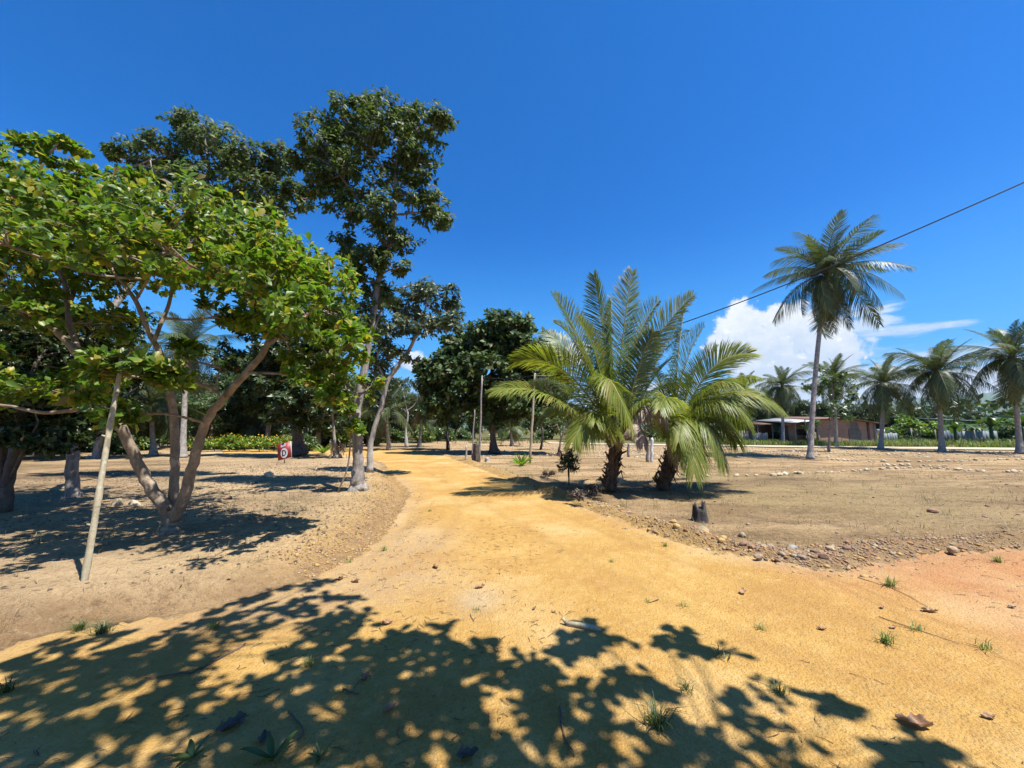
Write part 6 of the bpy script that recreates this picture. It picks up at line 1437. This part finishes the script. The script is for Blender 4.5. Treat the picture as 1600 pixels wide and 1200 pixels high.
for q, (px, py, L_, mt, lab) in enumerate([(1430, 1138, .15, 'dry_leaf', 'largest fallen brown leaf, lower right beside the shadow'), (680, 889, .12, 'dry_leaf', 'reddish fallen leaf in the upper middle of the path'), (750, 921, .10, 'dry_leaf', 'pinkish flat leaf above the grey gravel patch'), (532, 908, .09, 'dry_leaf', 'curled leaf at the top tip of the left shadow'),
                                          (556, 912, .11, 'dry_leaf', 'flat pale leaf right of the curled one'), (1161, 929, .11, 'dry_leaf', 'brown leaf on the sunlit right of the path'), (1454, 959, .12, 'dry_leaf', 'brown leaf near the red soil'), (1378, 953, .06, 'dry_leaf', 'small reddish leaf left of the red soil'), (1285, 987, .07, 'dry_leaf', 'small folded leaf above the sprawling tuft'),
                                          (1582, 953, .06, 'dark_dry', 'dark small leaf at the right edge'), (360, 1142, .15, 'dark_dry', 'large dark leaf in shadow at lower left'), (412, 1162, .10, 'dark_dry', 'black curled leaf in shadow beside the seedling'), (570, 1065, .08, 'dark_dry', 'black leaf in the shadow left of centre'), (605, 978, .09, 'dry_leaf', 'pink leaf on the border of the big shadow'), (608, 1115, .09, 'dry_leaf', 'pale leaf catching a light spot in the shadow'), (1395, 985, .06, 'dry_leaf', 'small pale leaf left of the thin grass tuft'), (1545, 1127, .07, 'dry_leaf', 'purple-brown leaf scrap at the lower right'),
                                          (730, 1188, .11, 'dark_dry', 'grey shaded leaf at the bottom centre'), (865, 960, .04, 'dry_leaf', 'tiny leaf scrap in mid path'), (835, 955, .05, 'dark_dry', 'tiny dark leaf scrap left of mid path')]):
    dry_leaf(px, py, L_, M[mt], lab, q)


def twig(pts, r, lab, name='twig'):
    P_ = []
    for px, py in pts: p = GZ(px, py); P_.append([p[0], p[1], floor_z(p[0], p[1]) + r + .002])
    p_, r_ = smooth_path(P_, [r] + [r * .8] * (len(P_) - 2) + [r * .5], 5); p_ = p_ + np.random.RandomState(int(pts[0][0])).normal(0, r * .5, p_.shape); g = Geo(); tube(g, p_, r_, 6, 0, .1)
    tag(geo_obj(name, g, M['twig'], None, p_[0]), lab, 'twig')


twig([(382, 1012), (340, 1035), (300, 1055), (225, 1068)], .008, 'long thin dark twig lying in the left dappled shade')
twig([(875, 1110), (880, 1150), (898, 1190)], .006, 'crooked thin twig in the light spots near the bottom centre')
twig([(535, 1083), (562, 1090)], .006, 'short straight twig in the deep shadow left of centre')
twig([(450, 1118), (475, 1150), (440, 1175)], .005, 'bent twig at the lower left in shadow')
twig([(1375, 968), (1440, 990), (1500, 1010)], .0035, 'fine straw stalk lying across the right of the path')
twig([(1340, 905), (1400, 925), (1460, 958)], .0035, 'fine stalk lying along the tyre line toward the brown leaf')
twig([(1030, 690 + 250), (1012, 946)], .004, 'tiny stick by the smallest tuft')
twig([(735, 965), (740, 975)], .004, 'tiny stick below the grey gravel patch')
# broken piece of bark
bk0 = GZ(912, 984); g = Geo(); d_ = np.array([.13, -.045, 0]); tube(g, [bk0 - d_ + [0, 0, .022], bk0 + [0, 0, .03], bk0 + d_ * .6 + [0, 0, .028], bk0 + d_ + [0, 0, .02]], [.020, .026, .024, .008], 7, 0, .2)
tube(g, [bk0 - d_ + [0, 0, .03], bk0 - d_ * 1.1 + [-.02, .02, .055]], [.016, .01], 6, 0, .1); tag(geo_obj('broken_branch', g, M['pole'], None, bk0), 'thick broken piece of branch lying in the middle shadow edge', 'branch')

# ------------------------------------------------------------------ the tree over the camera that throws the foreground shade
SH = np.array([TO_SUN.x, TO_SUN.y]) / TO_SUN.z
POLYS = [([(-60, 1075), (60, 1010), (180, 985), (300, 965), (400, 925), (445, 908), (530, 902), (548, 935), (580, 955), (560, 975), (600, 985), (560, 1010), (480, 1060), (300, 1110), (0, 1180), (-60, 1190)], 0.62),
         ([(480, 1060), (560, 1010), (600, 985), (640, 985), (690, 972), (745, 990), (765, 1020), (815, 1028), (880, 1010), (910, 1040), (860, 1060), (900, 1100), (860, 1130), (880, 1200), (600, 1215), (400, 1215), (300, 1110)], 1.25),
         ([(-60, 1190), (0, 1150), (300, 1100), (420, 1215), (400, 1290), (-60, 1290)], .95),
         ([(870, 1005), (893, 972), (960, 985), (985, 1003), (930, 1012), (910, 1040), (880, 1030)], 1.0),
         ([(1018, 1003), (1050, 985), (1095, 1000), (1140, 1005), (1120, 1035), (1080, 1030), (1045, 1020)], 1.0),
         ([(880, 1060), (960, 1048), (1050, 1075), (1010, 1110), (900, 1110)], .9), ([(1130, 1060), (1190, 1065), (1215, 1090), (1180, 1120), (1140, 1110)], .9),
         ([(860, 1130), (1000, 1110), (1180, 1115), (1300, 1160), (1400, 1215), (880, 1215)], .70), ([(1265, 1095), (1330, 1092), (1400, 1130), (1480, 1180), (1520, 1215), (1400, 1215), (1340, 1140)], .9),
         ([(400, 1215), (1520, 1215), (1700, 1350), (300, 1350)], .8)]
rng = np.random.RandomState(202); cand = []
for poly, dens in POLYS:
    pw = np.array([G(*p)[:2] for p in poly]); lo, hi_ = pw.min(0), pw.max(0); area = (hi_ - lo).prod(); n_ = int(area * dens * 68)
    q = rng.uniform(0, 1, (n_, 2)) * (hi_ - lo) + lo; cand.append(q[inside(q[:, 0], q[:, 1], pw)])
cand = np.concatenate(cand)
hmin = (CAM_H + 1.264 * cand[:, 1]) / (1 - 1.264 * SH[1] * -1 * -1) if False else (CAM_H + 1.264 * cand[:, 1]) / (1 - 1.264 * SH[1])
hh_ = np.maximum(hmin + .25, 4.6) + rng.uniform(0, .7, len(cand)); hh_ += .45 * fbm(cand[:, 0], cand[:, 1], 1.0, 2, 5)
hh_ = np.maximum(hh_, hmin + .25)
SPp = np.stack([cand[:, 0] + SH[0] * hh_, cand[:, 1] + SH[1] * hh_, hh_], -1)
n_ = 4600; bx, by = rng.uniform(-8, 9, n_), rng.uniform(-9, .15, n_); kp = fbm(bx, by, .8, 3, 44) > -.2; bx, by = bx[kp], by[kp]
kp = ~((bx > -3.2) & (bx < 3.4) & (by > .35)); bx, by = bx[kp], by[kp]
bz = rng.uniform(5.0, 7.2, len(bx)); SPp = np.concatenate([SPp, np.stack([bx, by, bz], -1)])  # extra unseen rear canopy, added to block blue sky light from the foreground
ob = np.array([1.3, -1.9, 0.0]); ob[2] = floor_z(ob[0], ob[1])
root = thing('overhead_tree', 'broad-leaved tree behind the viewer whose leaf shadow covers the foreground', 'tree', ob)
g = Geo(); tp = ob + np.array([.1, .3, 3.0]); p_, r_ = smooth_path([ob - [0, 0, .1], ob + [0, .1, 1.2], tp], [.28, .2, .17], 6); tube(g, p_, r_, 14, 0, .05, rng); geo_obj('trunk', g, M['bark_grey'], root, ob, True)
g = Geo(); cl = SPp[rng.permutation(len(SPp))[:44]]
for c in cl:
    md = (tp + c) / 2 + np.array([0, 0, .5]) + rng.normal(0, .15, 3)
    p_, r_ = smooth_path([tp, md, c + [0, 0, .05]], [.05, .022, .009], 6); tube(g, p_, r_, 6, 0, .04, rng)
for s_ in SPp[::2]:
    c = cl[np.argmin(np.linalg.norm(cl - s_, axis=1))]; tube(g, [c + [0, 0, .05], (c + s_) / 2 + rng.normal(0, .04, 3), s_], [.008, .006, .004], 3, 0, 0, rng, cap=False)
geo_obj('branches', g, M['bark_grey'], root, ob)
lp, la, ln = sprig_leaves(rng, SPp, np.tile([0, 0, 1.0], (len(SPp), 1)) + rng.normal(0, .35, SPp.shape), 7, .15, .15, 1.3, .14)
LL = .15 * rng.uniform(.6, 1.15, len(lp)); v, t = leaf_mesh(lp, la, ln, LL, LL * .62, LEAF_HI)
cr = obj('crown', mk_mesh('crown', v - ob, t, M['canopy_leaf']), root); tag(cr, kind='stuff')

# the air: one closed box of thin haze round the whole scene
HB = mk_mesh('haze', *(lambda g: (box(g, (0, 0, 145), (19000, 19000, 310)), g.arrays())[1][:2])(Geo()), [])
hz_m = bpy.data.materials.new('haze_air'); hz_m.use_nodes = True; hn = hz_m.node_tree; hn.nodes.clear()
ho = hn.nodes.new('ShaderNodeOutputMaterial'); pv = hn.nodes.new('ShaderNodeVolumePrincipled')
pv.inputs['Color'].default_value = (0.72, 0.86, 1.0, 1); pv.inputs['Density'].default_value = 0.00007; pv.inputs['Anisotropy'].default_value = 0.2
hn.links.new(pv.outputs[0], ho.inputs['Volume']); HB.materials.append(hz_m); tag(obj('haze', HB), 'thin air haze over the far hills', 'haze', kind='stuff')
print('overhead sprigs', len(SPp), 'tris', sum(len(m_.polygons) for m_ in bpy.data.meshes))
